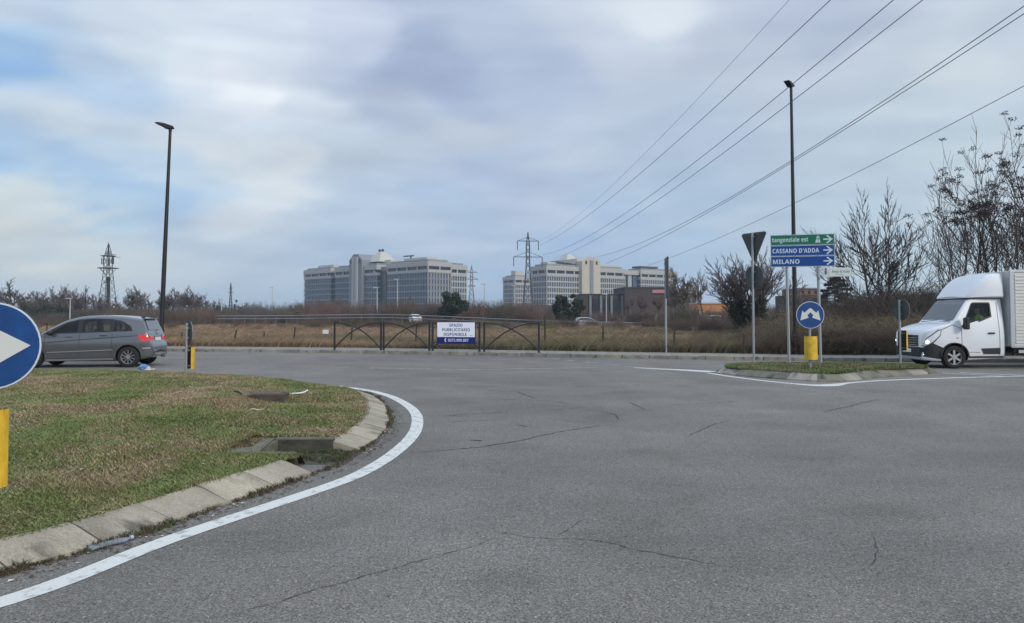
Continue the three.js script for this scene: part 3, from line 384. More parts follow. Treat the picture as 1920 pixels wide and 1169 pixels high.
// arched iron railings and banner on the pavement
{
  const us = [[627, 656.5, 714, 657.6], [719, 657.7, 805, 658.8], [811, 658.9, 899, 660], [908, 660.1, 1010.5, 661.5]], names = ['first arched iron railing from the left, beside the dry field', 'second arched iron railing, left of the white banner', 'third arched iron railing, carrying the white banner', 'last arched iron railing, right of the white banner'];
  us.forEach(([u0, v0, u1, v1], i) => {
    const a = G(u0, v0, 0.125), b = G(u1, v1, 0.125), L = a.distanceTo(b), H = 1.2, t = thing('arched_railing', names[i], 'railing', a, Math.atan2(-(b.z - a.z), b.x - a.x), 'arched railings on the far pavement');
    for (const x of [0, L]) { const q = part('post', rb(0.075, H + 0.06, 0.06, 0.01, x, H / 2 - 0.01, 0), M.railIron, t); part('foot_plate', bx(0.11, 0.015, 0.11, x, 0.008, 0), M.railIron, q); }
    for (const s of [0, 1]) { const pts = []; for (let k = 0; k <= 14; k++) { const q = k / 14; pts.push(V(s ? L - q * L : q * L, 0.06 + (H - 0.09) * (1 - q ** 2.2), s ? 0.012 : -0.012)); } part('arch', tube(pts, 0.03, 30, 6), M.railIron, t); }
    if (i === 2) { for (const y of [0.36, 0.98]) part('cross_bar', bar(V(0, y, 0.03), V(L, y, 0.03), 0.018, 0.018, 6), M.railIron, t); }
    if (i === 2) {
      const c = a.clone().lerp(b, 0.5), bw = 1.62, bh = 0.86, q = thing('banner', 'white and dark blue advertising banner hung on the iron railing', 'banner', [c.x, 0.125, c.z], Math.atan2(-(b.z - a.z), b.x - a.x));
      part('frame', rb(bw + 0.05, bh + 0.05, 0.03, 0.006, 0.03, 0.765, 0.075), M.railIron, q);
      part('print', new THREE.PlaneGeometry(bw, bh).translate(0.03, 0.765, 0.0915), print(1024, 544, (g) => { g.fillStyle = '#eef2fb'; g.fillRect(0, 0, 1024, 544); g.fillStyle = '#10186a'; g.fillRect(0, 380, 1024, 164); g.fillStyle = '#16245e'; g.textAlign = 'center'; g.font = 'bold 108px sans-serif'; g.fillText('SPAZIO', 512, 112, 380); g.fillText('PUBBLICITARIO', 512, 232, 770); g.fillText('DISPONIBILE', 490, 350, 640); g.font = 'bold 40px sans-serif'; g.fillText('m.q.', 930, 350); g.fillStyle = '#d6dcf2'; g.font = 'bold 100px sans-serif'; g.fillText('0373.999.887', 575, 498, 560); g.lineWidth = 30; g.strokeStyle = '#d6dcf2'; g.beginPath(); g.arc(262, 462, 46, 2.0, 4.4); g.stroke(); }), q);
    }
  });
}
// leaning posts of an old fence
[[341, 624, 338, 646, 'short dark post in the dry field right behind the grey car'], [443, 620, 435, 649, 'second leaning dark post in the field, right of the grey car'], [495, 624, 494, 645, 'thin third post in the field, right of the grey car'], [553, 615, 549, 650, 'dark leaning field post left of the first iron railing'], [660, 615, 657, 650, 'thin field post seen through the first iron railing'], [781, 610, 779, 648, 'thin field post seen through the second iron railing'], [1022, 601, 1022, 656, 'tall dark field post just right of the last iron railing'], [1131, 614, 1131, 657, 'lone dark field post midway to the tall steel post'], [1265, 622, 1264, 662, 'dark field post just right of the tall steel post'], [1396, 628, 1395, 665, 'dark field post beside the triangular sign post'], [88, 606, 86, 634, 'dark field post above the bonnet of the grey car']].forEach(([u0, v0, u1, v1, label]) => {
  const g = G(u1, v1, 0.1), D = -g.z, top = P(u0, v0, D).sub(g), t = thing('fence_post', label, 'post', [g.x, 0.05, g.z], 0, 'old posts along the dry field');
  part('stake', bar(V(0, -0.1, 0), V(top.x, top.y + 0.05, 0), 0.045, 0.035, 7), M.woodPost, t); part('cap', bar(V(top.x, top.y + 0.05, 0), V(top.x, top.y + 0.08, 0), 0.04, 0.02, 7), M.woodPost, t);
});
{ const t = thing('field_notice', 'tiny white notice board on a stake in the dry field', 'sign', [X(611, 38), 0.06, -38]); part('board', rb(0.3, 0.2, 0.02, 0.005, 0, Y(622.5, 38) - 0.06, 0.02), M.whiteSign, t); part('stake', bar(V(0, -0.05, 0), V(0, Y(620, 38) - 0.06, 0), 0.015), M.woodPost, t); }

// litter and small things on the lawn and in the gutter
{ // crushed clear bottle
  const a = G(165, 1036), b = G(246, 1014), L = a.distanceTo(b), t = thing('plastic_bottle', 'crushed clear plastic bottle lying in the gutter below the left kerb', 'bottle', [(a.x + b.x) / 2, 0.022, (a.z + b.z) / 2], Math.atan2(-(b.z - a.z), b.x - a.x));
  const g = new THREE.LatheGeometry([[0.0, -0.5], [0.1, -0.5], [0.115, -0.46], [0.1, -0.3], [0.12, -0.2], [0.105, 0.0], [0.118, 0.15], [0.11, 0.3], [0.05, 0.42], [0.04, 0.43], [0.04, 0.49]].map(([r, y]) => new THREE.Vector2(r * L, y * L)), 28, 0, 6.283).rotateZ(-Math.PI / 2), p = g.attributes.position;
  for (let i = 0; i < p.count; i++) { const x = p.getX(i), n = vnoise(x * 40, p.getZ(i) * 50 + 3, 4); p.setY(i, p.getY(i) * (0.34 + 0.26 * n)); p.setZ(i, p.getZ(i) * (1.2 - 0.2 * n) + (vnoise(x * 14, 2, 9) - 0.5) * 0.03); } g.computeVertexNormals();
  part('body', g, phys(0.72, 0.78, 0.9, 0.16, { transmission: 0.8, thickness: 0, side: THREE.DoubleSide }), t); part('cap', cyl(0.045 * L, 0.045 * L, 0.06 * L, 0, 0, 0, 14).rotateZ(Math.PI / 2).translate(0.5 * L, 0, 0), mat(0.45, 0.5, 0.75, 0.4), t);
}
{ const D = 20.1, x = X(271, D), t = thing('drink_carton', 'crumpled blue and white wrapper on the lawn below the car tail', 'litter', [x, leftIsle.height(x, D) + 0.01, -D]); const g = new THREE.IcosahedronGeometry(0.13, 2), p = g.attributes.position; for (let i = 0; i < p.count; i++) { const k = 0.7 + 0.5 * vnoise(p.getX(i) * 22 + 3, p.getY(i) * 22 + p.getZ(i) * 17, 3); p.setXYZ(i, p.getX(i) * k * 1.1, (p.getY(i) * k) * 0.7 + 0.08, p.getZ(i) * k); } g.computeVertexNormals(); part('wrapper', g, mat(0.10, 0.22, 0.42, 0.5), t); part('white_flap', bx(0.1, 0.09, 0.05, 0.14, 0.06, 0.03, 0.4, 0.5, 0.3), M.whiteSign, t); part('paper', bx(0.26, 0.006, 0.08, 0.22, 0.045, 0.12, 0.1, 0.3, 0.04), M.whiteSign, t); }
{ const D = 12.1, x = X(505, D), h = leftIsle.height(x, D), t = thing('manhole_frame', 'low rusty concrete cover slab set in the lawn', 'manhole cover', [x, h, -D], 0.1); part('slab', rb(0.56, 0.13, 0.42, 0.008, 0, 0.03, 0), mat(0.20, 0.165, 0.15, 0.95, { map: concreteT }), t); part('iron_lid', rb(0.46, 0.02, 0.34, 0.004, 0, 0.1, 0), mat(0.10, 0.07, 0.062, 0.8), t); part('side_stone', rb(0.10, 0.12, 0.2, 0.02, -0.37, 0.03, 0.02), M.mossy, t);
  part('loose_cable', tube([V(-0.36, 0.06, 0.05), V(-0.42, 0.1, 0.03), V(-0.48, 0.13, 0), V(-0.54, 0.14, 0)], 0.014, 16, 6), M.trim, t); }
{ const D = 12.9, x = X(564, D), t = thing('plastic_strip', 'bent white plastic strip lying on the lawn near the cover slab', 'litter', [x, leftIsle.height(x, D) + 0.06, -D], 0.3); part('strip', tube([V(-0.13, 0.0, 0), V(-0.02, 0.006, 0.03), V(0.07, 0.02, 0), V(0.13, 0.05, -0.02)], 0.014, 20, 6), M.whiteSign, t); part('torn_end', bx(0.05, 0.012, 0.03, -0.14, 0, 0), M.whiteSign, t); }
{ const D = 10.5, x = X(481, D), t = thing('broken_stick', 'broken pale stick lying on the lawn left of the drain', 'stick', [x, leftIsle.height(x, D) + 0.05, -D], 0.1); part('stick', tube([V(-0.11, 0, 0), V(-0.03, 0.03, 0.02), V(0.04, 0.01, 0), V(0.11, 0.025, 0.01)], 0.011, 18, 6), mat(0.5, 0.44, 0.34, 0.9), t); part('splinter', bar(V(0.1, 0.02, 0), V(0.14, 0.045, 0.01), 0.008, 0.003), mat(0.5, 0.44, 0.34, 0.9), t); }

// ---------------------------------------------------------------- vehicles (local: nose towards -x, near side +z)
function shell(T, B, P_, Vp, L, opt = {}) {                    // body as stations along the length; x counts from the nose
  const h = opt.h ?? ((x) => 0.09), k = opt.k ?? 0.16, xs = opt.xs, rows = [];
  const width = (x, y) => P_(x) * Vp(y);
  const side = (x, y) => { const t = T(x), hh = Math.min(h(x), (t - B(x)) * 0.6); if (y <= t - hh) return width(x, y); const s = Math.min(1, (y - t + hh) / hh), c = Math.sqrt(1 - s * s); return width(x, t - hh) * (1 - k + k * c); };
  const pos = [], uv = [], idx = []; let m = 0;
  for (const x of xs) {
    const t = T(x), b = B(x), hh = Math.min(h(x), (t - b) * 0.6), pts = [[b, 0], [b, width(x, b) * 0.9]];
    for (let j = 0; j <= 12; j++) { const y = b + 0.02 * (t - b) + (t - hh - b - 0.02 * (t - b)) * j / 12; pts.push([y, width(x, y)]); }
    for (let j = 1; j <= 6; j++) { const a = j / 6 * Math.PI / 2; pts.push([t - hh + hh * Math.sin(a), width(x, t - hh) * (1 - k + k * Math.cos(a))]); }
    const z1 = pts[pts.length - 1][1]; for (let j = 1; j <= 4; j++) { const f = 1 - j / 4; pts.push([t + (opt.crown ?? 0.012) * (1 - f * f), z1 * f]); }
    const ring = [...pts, ...pts.slice(1, -1).reverse().map(([y, z]) => [y, -z])]; m = ring.length;
    for (const [y, z] of ring) { pos.push(x - L / 2, y, z); uv.push(x, y); }
  }
  for (let i = 0; i < xs.length - 1; i++) for (let j = 0; j < m; j++) { const a = i * m + j, b = i * m + (j + 1) % m; idx.push(a, b, b + m, a, b + m, a + m); }
  const cap = (i, flip) => { const base = i * m; let cy = 0; for (let j = 0; j < m; j++) cy += pos[(base + j) * 3 + 1] / m; pos.push(pos[base * 3], cy, 0); uv.push(0, 0); const c = pos.length / 3 - 1; for (let j = 0; j < m; j++) flip ? idx.push(c, base + j, base + (j + 1) % m) : idx.push(c, base + (j + 1) % m, base + j); };
  cap(0, true); cap(xs.length - 1, false);
  let g = new THREE.BufferGeometry(); g.setAttribute('position', new THREE.Float32BufferAttribute(pos, 3)); g.setAttribute('uv', new THREE.Float32BufferAttribute(uv, 2)); g.setIndex(idx); g.computeVertexNormals();
  { const p = g.attributes.position, n = g.attributes.normal; let s = 0; for (let i = 0; i < p.count; i++) s += n.getY(i) * (p.getY(i) - 0.8) + n.getZ(i) * p.getZ(i); if (s < 0) { for (let q = 0; q < idx.length; q += 3) { const w = idx[q]; idx[q] = idx[q + 1]; idx[q + 1] = w; } g.setIndex(idx); g.computeVertexNormals(); } }
  const inv = (y, x0, x1) => { let a = x0, b = x1; for (let i = 0; i < 40; i++) { const c = (a + b) / 2; ((T(c) - y) * (T(a) - y) <= 0) ? b = c : a = c; } return (a + b) / 2; };
  function dense(poly, holes = []) { const sh = new THREE.Shape(poly.map(([x, y]) => new THREE.Vector2(x, y))); for (const h of holes) sh.holes.push(new THREE.Path(h.map(([x, y]) => new THREE.Vector2(x, y)))); let g0 = new THREE.ShapeGeometry(sh).toNonIndexed(), p = g0.attributes.position.array, tris = []; for (let i = 0; i < p.length; i += 9) tris.push([[p[i], p[i + 1]], [p[i + 3], p[i + 4]], [p[i + 6], p[i + 7]]]); for (let it = 0; it < 4; it++) { const out = []; for (const [a, b, c] of tris) { const d = (q, w) => Math.hypot(q[0] - w[0], q[1] - w[1]); if (Math.max(d(a, b), d(b, c), d(c, a)) < 0.07) { out.push([a, b, c]); continue; } const ab = [(a[0] + b[0]) / 2, (a[1] + b[1]) / 2], bc = [(c[0] + b[0]) / 2, (c[1] + b[1]) / 2], ca = [(a[0] + c[0]) / 2, (a[1] + c[1]) / 2]; out.push([a, ab, ca], [ab, b, bc], [ca, bc, c], [ab, bc, ca]); } tris = out; } return tris; }
  function fromTris(tris, f) { const q = []; for (const t of tris) for (const v of t) q.push(...f(v[0], v[1])); let g1 = new THREE.BufferGeometry(); g1.setAttribute('position', new THREE.Float32BufferAttribute(q, 3)); g1 = mergeVertices(g1, 1e-4); g1.computeVertexNormals(); const out = g1.toNonIndexed(); out.setAttribute('uv', new THREE.BufferAttribute(new Float32Array(out.attributes.position.count * 2), 2)); return out; }
  const sidePatch = (poly, off = 0.006, s = 1, holes = []) => fromTris(dense(s > 0 ? poly : [...poly].reverse(), holes), (x, y) => [x - L / 2, y, s * (side(x, Math.min(y, T(x) - 0.005)) + off)]);
  const topPatch = (x0, x1, z0, z1, off = 0.008) => { const tris = []; const n = 12, mm = 10; for (let i = 0; i < n; i++) for (let j = 0; j < mm; j++) { const q = (a, b) => { const x = x0 + (x1 - x0) * a / n; return [x, (z0 + (z1 - z0) * a / n) * (2 * b / mm - 1)]; }; tris.push([q(i, j), q(i, j + 1), q(i + 1, j + 1)], [q(i, j), q(i + 1, j + 1), q(i + 1, j)]); } return fromTris(tris, (x, z) => { const e = 0.01, sl = (T(x + e) - T(x - e)) / (2 * e), n2 = Math.hypot(1, sl); return [x - L / 2 - sl / n2 * off, T(x) + off / n2 + 0.008, z]; }); };
  const endPatch = (poly, x0, x1, off) => fromTris(dense(poly), (z, y) => [inv(y, x0, x1) - L / 2 + off, y, z]);
  return { g, sidePatch, topPatch, endPatch, side };
}
const csg = new Evaluator(); csg.useGroups = true;
function carve(g, cutters, mIn, mOut) {                        // cuts solids out of a body; returns geometry with groups
  const clean = (q) => { const c = new THREE.BufferGeometry(); c.setAttribute('position', (q.index ? q.toNonIndexed() : q).attributes.position.clone()); c.setAttribute('normal', (q.index ? q.toNonIndexed() : q).attributes.normal.clone()); c.setAttribute('uv', new THREE.BufferAttribute(new Float32Array(c.attributes.position.count * 2), 2)); return mergeVertices(c, 1e-5); };
  let b = new Brush(clean(g), mOut); b.updateMatrixWorld();
  for (const c of cutters) { const k = new Brush(clean(c), mIn); k.updateMatrixWorld(); b = csg.evaluate(b, k, SUBTRACTION); }
  return b;
}
const range = (a, b, n) => Array.from({ length: n + 1 }, (_, i) => a + (b - a) * i / n);
function wheel(parent, x, y, z, r, w, spokes, s, rimMat = M.rim) {
  const o = new THREE.Group(); o.name = 'wheel'; o.position.set(x, y, z); parent.add(o);
  part('tyre', new THREE.LatheGeometry([[r * 0.66, -w / 2 + 0.01], [r * 0.72, -w / 2], [r * 0.93, -w / 2 + 0.005], [r, -w / 2 + 0.035], [r, w / 2 - 0.035], [r * 0.93, w / 2 - 0.005], [r * 0.72, w / 2], [r * 0.66, w / 2 - 0.01]].map(([a, b]) => new THREE.Vector2(a, b)), 40).rotateX(Math.PI / 2), M.tyre, o);
  const list = [new THREE.LatheGeometry([[r * 0.6, 0.03], [r * 0.62, 0.085], [r * 0.69, 0.09], [r * 0.69, -0.08], [r * 0.62, -0.08]].map(([a, b]) => new THREE.Vector2(a, b)), 40).rotateX(s * Math.PI / 2), cyl(r * 0.15, r * 0.18, 0.03, 0, 0.075, 0, 20).rotateX(s * Math.PI / 2)];
  for (let i = 0; i < spokes; i++) list.push(bx(r * (spokes > 7 ? 0.07 : 0.17), r * 0.52, 0.03, 0, r * 0.36, s * 0.068).rotateZ(i / spokes * 6.283));
  part('rim', list, rimMat, o); part('hub_back', cyl(r * 0.64, r * 0.64, 0.02, 0, 0.0, 0, 28).rotateX(Math.PI / 2), M.black, o);
}
function hatchback(name, label, pos, turn, paint, detail = true) {
  const L = 4.27, t = thing(name, label, 'car', pos, turn);
  const T = smoothInterp([[0, 0.5], [0.02, 0.62], [0.1, 0.74], [0.3, 0.86], [0.6, 0.94], [0.98, 1.02], [1.1, 1.09], [1.35, 1.25], [1.65, 1.42], [1.95, 1.525], [2.3, 1.582], [2.75, 1.6], [3.25, 1.583], [3.7, 1.53], [3.88, 1.495], [3.93, 1.46], [4.0, 1.30], [4.08, 1.12], [4.14, 0.98], [4.17, 0.80], [4.22, 0.72], [4.26, 0.6], [4.27, 0.48]]);
  const B = smoothInterp([[0, 0.34], [0.1, 0.23], [0.6, 0.19], [3.5, 0.19], [3.95, 0.24], [4.2, 0.31], [4.27, 0.38]]);
  const Pl = smoothInterp([[0, 0.52], [0.03, 0.62], [0.12, 0.74], [0.35, 0.83], [0.8, 0.875], [1.5, 0.887], [3.2, 0.889], [3.7, 0.875], [4.0, 0.83], [4.15, 0.77], [4.24, 0.70], [4.27, 0.6]]);
  const Vp = smoothInterp([[0.2, 0.93], [0.3, 0.97], [0.45, 0.99], [0.55, 0.995], [0.75, 1.0], [0.9, 0.985], [1.02, 0.955], [1.2, 0.885], [1.45, 0.775], [1.6, 0.70]]);
  const xs = [0, 0.01, 0.02, 0.04, 0.07, 0.1, 0.15, 0.22, ...range(0.3, 3.6, 44), ...range(3.68, 4.1, 16), ...range(4.115, 4.27, 14)];
  const s = shell(T, B, Pl, Vp, L, { xs, h: (x) => (x > 1.1 && x < 3.9 ? 0.1 : 0.07), k: 0.17 });
  const WB = [0.80, 3.578];
  const wins = [[[1.34, 1.065], [1.75, 1.345], [2.08, 1.44], [2.08, 1.085]], [[2.22, 1.09], [2.22, 1.455], [2.5, 1.475], [2.98, 1.46], [3.02, 1.12]], [[3.14, 1.13], [3.14, 1.445], [3.34, 1.395], [3.56, 1.25], [3.61, 1.145]]], prism = (poly, z) => shapeGeo(poly.map(([x, y]) => [x - L / 2, y]), 2 * z).translate(0, 0, -z);
  if (detail) { const b = carve(s.g, [prism([[1.22, 0.5], [1.22, 1.06], [1.72, 1.385], [2.2, 1.5], [3.0, 1.505], [3.6, 1.42], [3.72, 0.6], [3.1, 0.45]], 0.585), ...wins.map((q) => prism(q, 1.2)), ...WB.flatMap((x) => [1, -1].map((z) => new THREE.CylinderGeometry(0.365, 0.365, 0.36, 40).rotateX(Math.PI / 2).translate(x - L / 2, 0.335, z * 0.84)))], M.black, paint); b.name = 'body'; t.add(b); b.castShadow = true; }
  else part('body', s.g, paint, t);
  for (const x of WB) for (const z of [1, -1]) wheel(t, x - L / 2, 0.318, z * 0.775, 0.318, 0.205, 10, z);
  for (const z of [1, -1]) {
    part('window_band', s.sidePatch([[1.10, 1.035], [1.75, 1.385], [2.1, 1.475], [2.5, 1.505], [3.0, 1.495], [3.35, 1.43], [3.62, 1.27], [3.68, 1.12], [3.0, 1.095], [2.0, 1.055]], 0.004, z, detail ? wins : []), M.trim, t);
    for (const q of wins) part('side_window', s.sidePatch(q, detail ? -0.004 : 0.009, z), detail ? M.tint : M.carGlass, t);
    if (!detail) continue;
    part('crease', s.sidePatch([[1.06, 0.765], [2.0, 0.855], [3.0, 0.925], [3.85, 0.985], [3.85, 0.968], [3.0, 0.905], [2.0, 0.832], [1.06, 0.745]], 0.003, z), M.trim, t);
    part('side_strip', s.sidePatch([[1.25, 0.485], [3.12, 0.555], [3.12, 0.53], [1.25, 0.46]], 0.008, z), M.silver, t);
    part('sill', s.sidePatch([[1.2, 0.262], [3.15, 0.285], [3.15, 0.235], [1.2, 0.21]], 0.012, z), M.silver, t);
    for (const x of [1.16, 2.16, 3.1]) part('door_seam', s.sidePatch([[x, 0.3], [x + 0.012, 0.3], [x + 0.012, 1.04], [x, 1.04]], 0.002, z), M.trim, t);
    for (const x of [1.86, 2.85]) part('door_handle', rb(0.2, 0.032, 0.045, 0.012, x - L / 2, x > 2 ? 0.995 : 0.955, z * (s.side(x, 0.97) + 0.018)), paint, t);
    part('mirror', new THREE.SphereGeometry(0.11, 16, 12).scale(0.8, 0.72, 1.15).translate(1.36 - L / 2, 1.07, z * 0.96), M.trim, t);
    part('tail_light', s.sidePatch([[3.86, 1.0], [4.1, 1.005], [4.18, 0.9], [4.185, 0.815], [4.0, 0.80], [3.9, 0.86]], 0.008, z), M.tail, t);
    part('tail_light', s.endPatch(z > 0 ? [[0.68, 0.83], [0.40, 0.84], [0.42, 0.97], [0.68, 0.97]] : [[-0.68, 0.97], [-0.42, 0.97], [-0.40, 0.84], [-0.68, 0.83]], 3.95, 4.27, 0.012), M.tail, t);
    part('headlight', s.sidePatch([[0.1, 0.62], [0.5, 0.83], [0.42, 0.72], [0.18, 0.56]], 0.006, z), M.lens, t);
    part('roof_rail', tube([V(1.75 - L / 2, 1.43, z * 0.60), V(2.3 - L / 2, 1.545, z * 0.575), V(2.9 - L / 2, 1.555, z * 0.57), V(3.75 - L / 2, 1.475, z * 0.585)], 0.014, 24, 6), M.trim, t);
  }
  part('windscreen', s.topPatch(1.12, 1.86, 0.60, 0.53), M.carGlass, t);
  part('rear_window', s.topPatch(3.94, 4.075, 0.50, 0.56, 0.012), M.carGlass, t);
  if (detail) {
    for (const [x, z] of [[2.15, 0.36], [2.15, -0.36], [3.0, 0.36], [3.0, -0.36]]) { const q = part('seat', rb(0.14, 0.62, 0.46, 0.06, x - L / 2 + 0.1, 0.86, z), M.seat, t); part('head_rest', rb(0.1, 0.2, 0.26, 0.045, x - L / 2 + 0.13, 1.26, z), M.seat, q); part('seat_cushion', rb(0.45, 0.16, 0.48, 0.05, x - L / 2 - 0.12, 0.58, z), M.seat, q); }
    part('dashboard', rb(0.3, 0.25, 1.1, 0.06, 1.42 - L / 2, 0.93, 0), M.trim, t); part('steering_wheel', new THREE.TorusGeometry(0.18, 0.016, 8, 24).rotateY(Math.PI / 2).rotateZ(-0.4).translate(1.66 - L / 2, 1.03, 0.34), M.trim, t);
    part('spoiler', rb(0.16, 0.035, 1.05, 0.012, 3.93 - L / 2, 1.50, 0), paint, t);
    part('number_plate', bx(0.014, 0.11, 0.5, 4.18 - L / 2, 0.86, 0, 0, 0, 0.1), M.plate, t);
    part('chrome_handle', rb(0.03, 0.035, 0.56, 0.01, 4.163 - L / 2, 0.945, 0), M.chrome, t);
    part('emblem', cyl(0.045, 0.045, 0.02, 0, 0, 0, 20).rotateZ(Math.PI / 2).translate(4.135 - L / 2, 1.035, 0), M.chrome, t);
    part('rear_wiper', bar(V(4.105 - L / 2, 1.10, 0.05), V(4.07 - L / 2, 1.155, -0.34), 0.012), M.trim, t);
    part('exhaust', cyl(0.035, 0.035, 0.12, 0, 0, 0, 14).rotateZ(Math.PI / 2).translate(4.2 - L / 2, 0.28, -0.45), M.chrome, t);
    part('antenna', rb(0.12, 0.05, 0.04, 0.015, 3.72 - L / 2, 1.555, 0), M.trim, t);
    part('bumper_strip', s.sidePatch([[3.98, 0.60], [4.2, 0.61], [4.2, 0.575], [3.98, 0.565]], 0.006, 1), M.silver, t);
  }
  return t;
}
{ // grey car: rear wheel 0.44 m ahead of... placed by its rear axle
  const L = 4.27, a = 0.13, rx = X(243, 23.2), rz = -23.2, ox = 3.578 - L / 2, oz = 0.775;
  hatchback('grey_car', 'grey compact hatchback driving away to the left behind the lawn', [rx - (ox * Math.cos(a) + oz * Math.sin(a)), 0, rz - (-ox * Math.sin(a) + oz * Math.cos(a))], a, M.carGrey);
}
// white box truck
{
  const L = 6.6, nearD = 22.5, wx = X(1793, 22.4), turn = 0.0, t = thing('box_truck', 'white box truck with roof fairing entering from the right', 'truck', [wx - 0.9 + L / 2, 0, -(nearD + 0.98)], turn), o = -L / 2;
  const T = smoothInterp([[0, 0.5], [0.02, 0.85], [0.05, 1.04], [0.12, 1.13], [0.3, 1.215], [0.6, 1.31], [0.84, 1.37], [0.9, 1.42], [1.15, 1.76], [1.38, 2.05], [1.52, 2.12], [1.8, 2.15], [2.40, 2.15]]);
  const B = smoothInterp([[0, 0.34], [0.1, 0.24], [0.5, 0.22], [2.4, 0.30]]), Pl = smoothInterp([[0, 0.66], [0.04, 0.78], [0.12, 0.87], [0.3, 0.95], [0.6, 0.985], [1, 1.0], [2.4, 1.0]]), Vp = smoothInterp([[0.3, 0.96], [0.5, 0.985], [0.8, 1], [1.1, 0.985], [1.35, 0.955], [1.7, 0.895], [2.1, 0.82]]);
  const s = shell(T, B, Pl, Vp, L, { xs: [0, 0.01, 0.02, 0.035, 0.05, 0.08, 0.12, 0.17, ...range(0.22, 2.40, 52)], h: (x) => (x > 1 ? 0.1 : 0.06), k: 0.1, crown: 0.02 });
  const winPoly = [[1.17, 1.30], [1.50, 1.93], [1.56, 1.965], [2.0, 1.965], [2.02, 1.94], [2.02, 1.58], [1.62, 1.44]];
  const room = shapeGeo([[1.08, 0.62], [1.08, 1.42], [1.50, 1.99], [2.32, 2.05], [2.32, 0.62]].map(([x, y]) => [x + o, y]), 1.62).translate(0, 0, -0.81), hole = shapeGeo(winPoly.map(([x, y]) => [x + o, y]), 2.6).translate(0, 0, -1.3);
  const b = carve(s.g, [...[1, -1].map((z) => new THREE.CylinderGeometry(0.41, 0.41, 0.46, 40).rotateX(Math.PI / 2).translate(0.9 + o, 0.36, z * 0.93)), room, hole], M.cabIn, M.vanWhite); b.name = 'cab'; t.add(b);
  for (const z of [1, -1]) {
    wheel(t, 0.9 + o, 0.345, z * 0.86, 0.345, 0.225, 6, z, M.silver); wheel(t, 5.0 + o, 0.345, z * 0.86, 0.345, 0.225, 6, z, M.silver);
    part('window_seal', s.sidePatch([[1.10, 1.20], [1.48, 1.965], [1.54, 2.0], [2.03, 2.0], [2.06, 1.96], [2.06, 1.56], [1.66, 1.40], [1.62, 1.44], [2.02, 1.58], [2.02, 1.94], [2.0, 1.965], [1.56, 1.965], [1.50, 1.93], [1.17, 1.30]], 0.005, z), M.vanBlack, t);
    part('side_window', s.sidePatch(winPoly, -0.02, z), M.pane, t);
    part('mirror', [rb(0.12, 0.36, 0.20, 0.04, 1.16 + o, 1.36, z * 1.15), bx(0.1, 0.05, 0.25, 1.18 + o, 1.28, z * 1.0)], M.vanBlack, t);
    part('door_handle', rb(0.2, 0.045, 0.05, 0.015, 2.0 + o, 1.07, z * (s.side(2.0, 1.07) + 0.02)), M.vanBlack, t);
    part('side_trim', s.sidePatch([[1.68, 0.61], [2.26, 0.63], [2.26, 0.44], [1.76, 0.44]], 0.012, z), M.vanBlack, t);
    for (const [x, y0, y1] of [[1.10, 0.36, 1.2], [2.24, 0.4, 2.0]]) part('door_seam', s.sidePatch([[x, y0], [x + 0.014, y0], [x + 0.014, y1], [x, y1]], 0.003, z), M.trim, t);
    part('wing_seam', s.sidePatch([[0.50, 1.17], [0.84, 1.33], [1.08, 1.22], [1.09, 1.205], [0.845, 1.312], [0.51, 1.155]], 0.003, z), M.trim, t); part('side_indicator', rb(0.07, 0.03, 0.02, 0.008, 0.98 + o, 0.93, z * (s.side(0.98, 0.93) + 0.005)), M.amber, t); part('body_strip', s.sidePatch([[1.34, 0.50], [1.66, 0.50], [1.66, 0.488], [1.34, 0.488]], 0.004, z), M.trim, t);
    part('sill_strip', s.sidePatch([[1.32, 0.375], [2.36, 0.385], [2.36, 0.33], [1.32, 0.32]], 0.008, z), M.vanBlack, t);
    part('wheel_arch_trim', new THREE.TorusGeometry(0.415, 0.028, 8, 28, Math.PI).translate(0.9 + o, 0.36, z * 0.975), M.vanBlack, t);
    part('bumper_side', s.sidePatch([[0.003, 0.36], [0.49, 0.28], [0.49, 0.48], [0.53, 0.58], [0.57, 0.62], [0.36, 0.72], [0.22, 0.78], [0.06, 0.64], [0.01, 0.62]], 0.008, z), M.vanBlack, t);
    part('headlight', s.sidePatch([[0.03, 0.70], [0.12, 0.90], [0.42, 1.14], [0.50, 1.15], [0.45, 1.0], [0.26, 0.80], [0.08, 0.68]], 0.011, z), M.lens, t);
    const hl = part('headlight_rim', s.sidePatch([[0.025, 0.68], [0.10, 0.91], [0.41, 1.17], [0.525, 1.18], [0.47, 0.985], [0.28, 0.77], [0.08, 0.655]], 0.009, z), M.trim, t);
    part('lit_bulb', new THREE.SphereGeometry(0.055, 14, 10).translate(0.13 + o, 0.80, z * (s.side(0.14, 0.8) - 0.008)), M.lampOn, hl);
    part('fog_lamp', new THREE.SphereGeometry(0.05, 14, 10).scale(0.5, 1, 1).translate(0.075 + o, 0.42, z * 0.755), M.lampOn, t);
  }
  part('windscreen', s.topPatch(0.93, 1.36, 0.84, 0.765, 0.012), M.carGlass, t);
  part('wiper', [bar(V(0.88 + o, 1.41, 0.2), V(0.92 + o, 1.46, 0.75), 0.012), bar(V(0.88 + o, 1.41, -0.5), V(0.92 + o, 1.46, 0.05), 0.012)], M.trim, t);
  part('bonnet_seam', s.topPatch(0.868, 0.884, 0.80, 0.80, 0.006), M.trim, t);
  const gr = part('grille', s.endPatch([[-0.60, 0.66], [-0.56, 1.0], [0.56, 1.0], [0.60, 0.66]].reverse(), 0, 0.05, -0.012), M.trim, t);
  for (const y of [0.70, 0.77, 0.84, 0.91]) part('grille_slat', rb(0.02, 0.016, 1.1, 0.005, -0.012 + o, y, 0), M.chrome, gr);
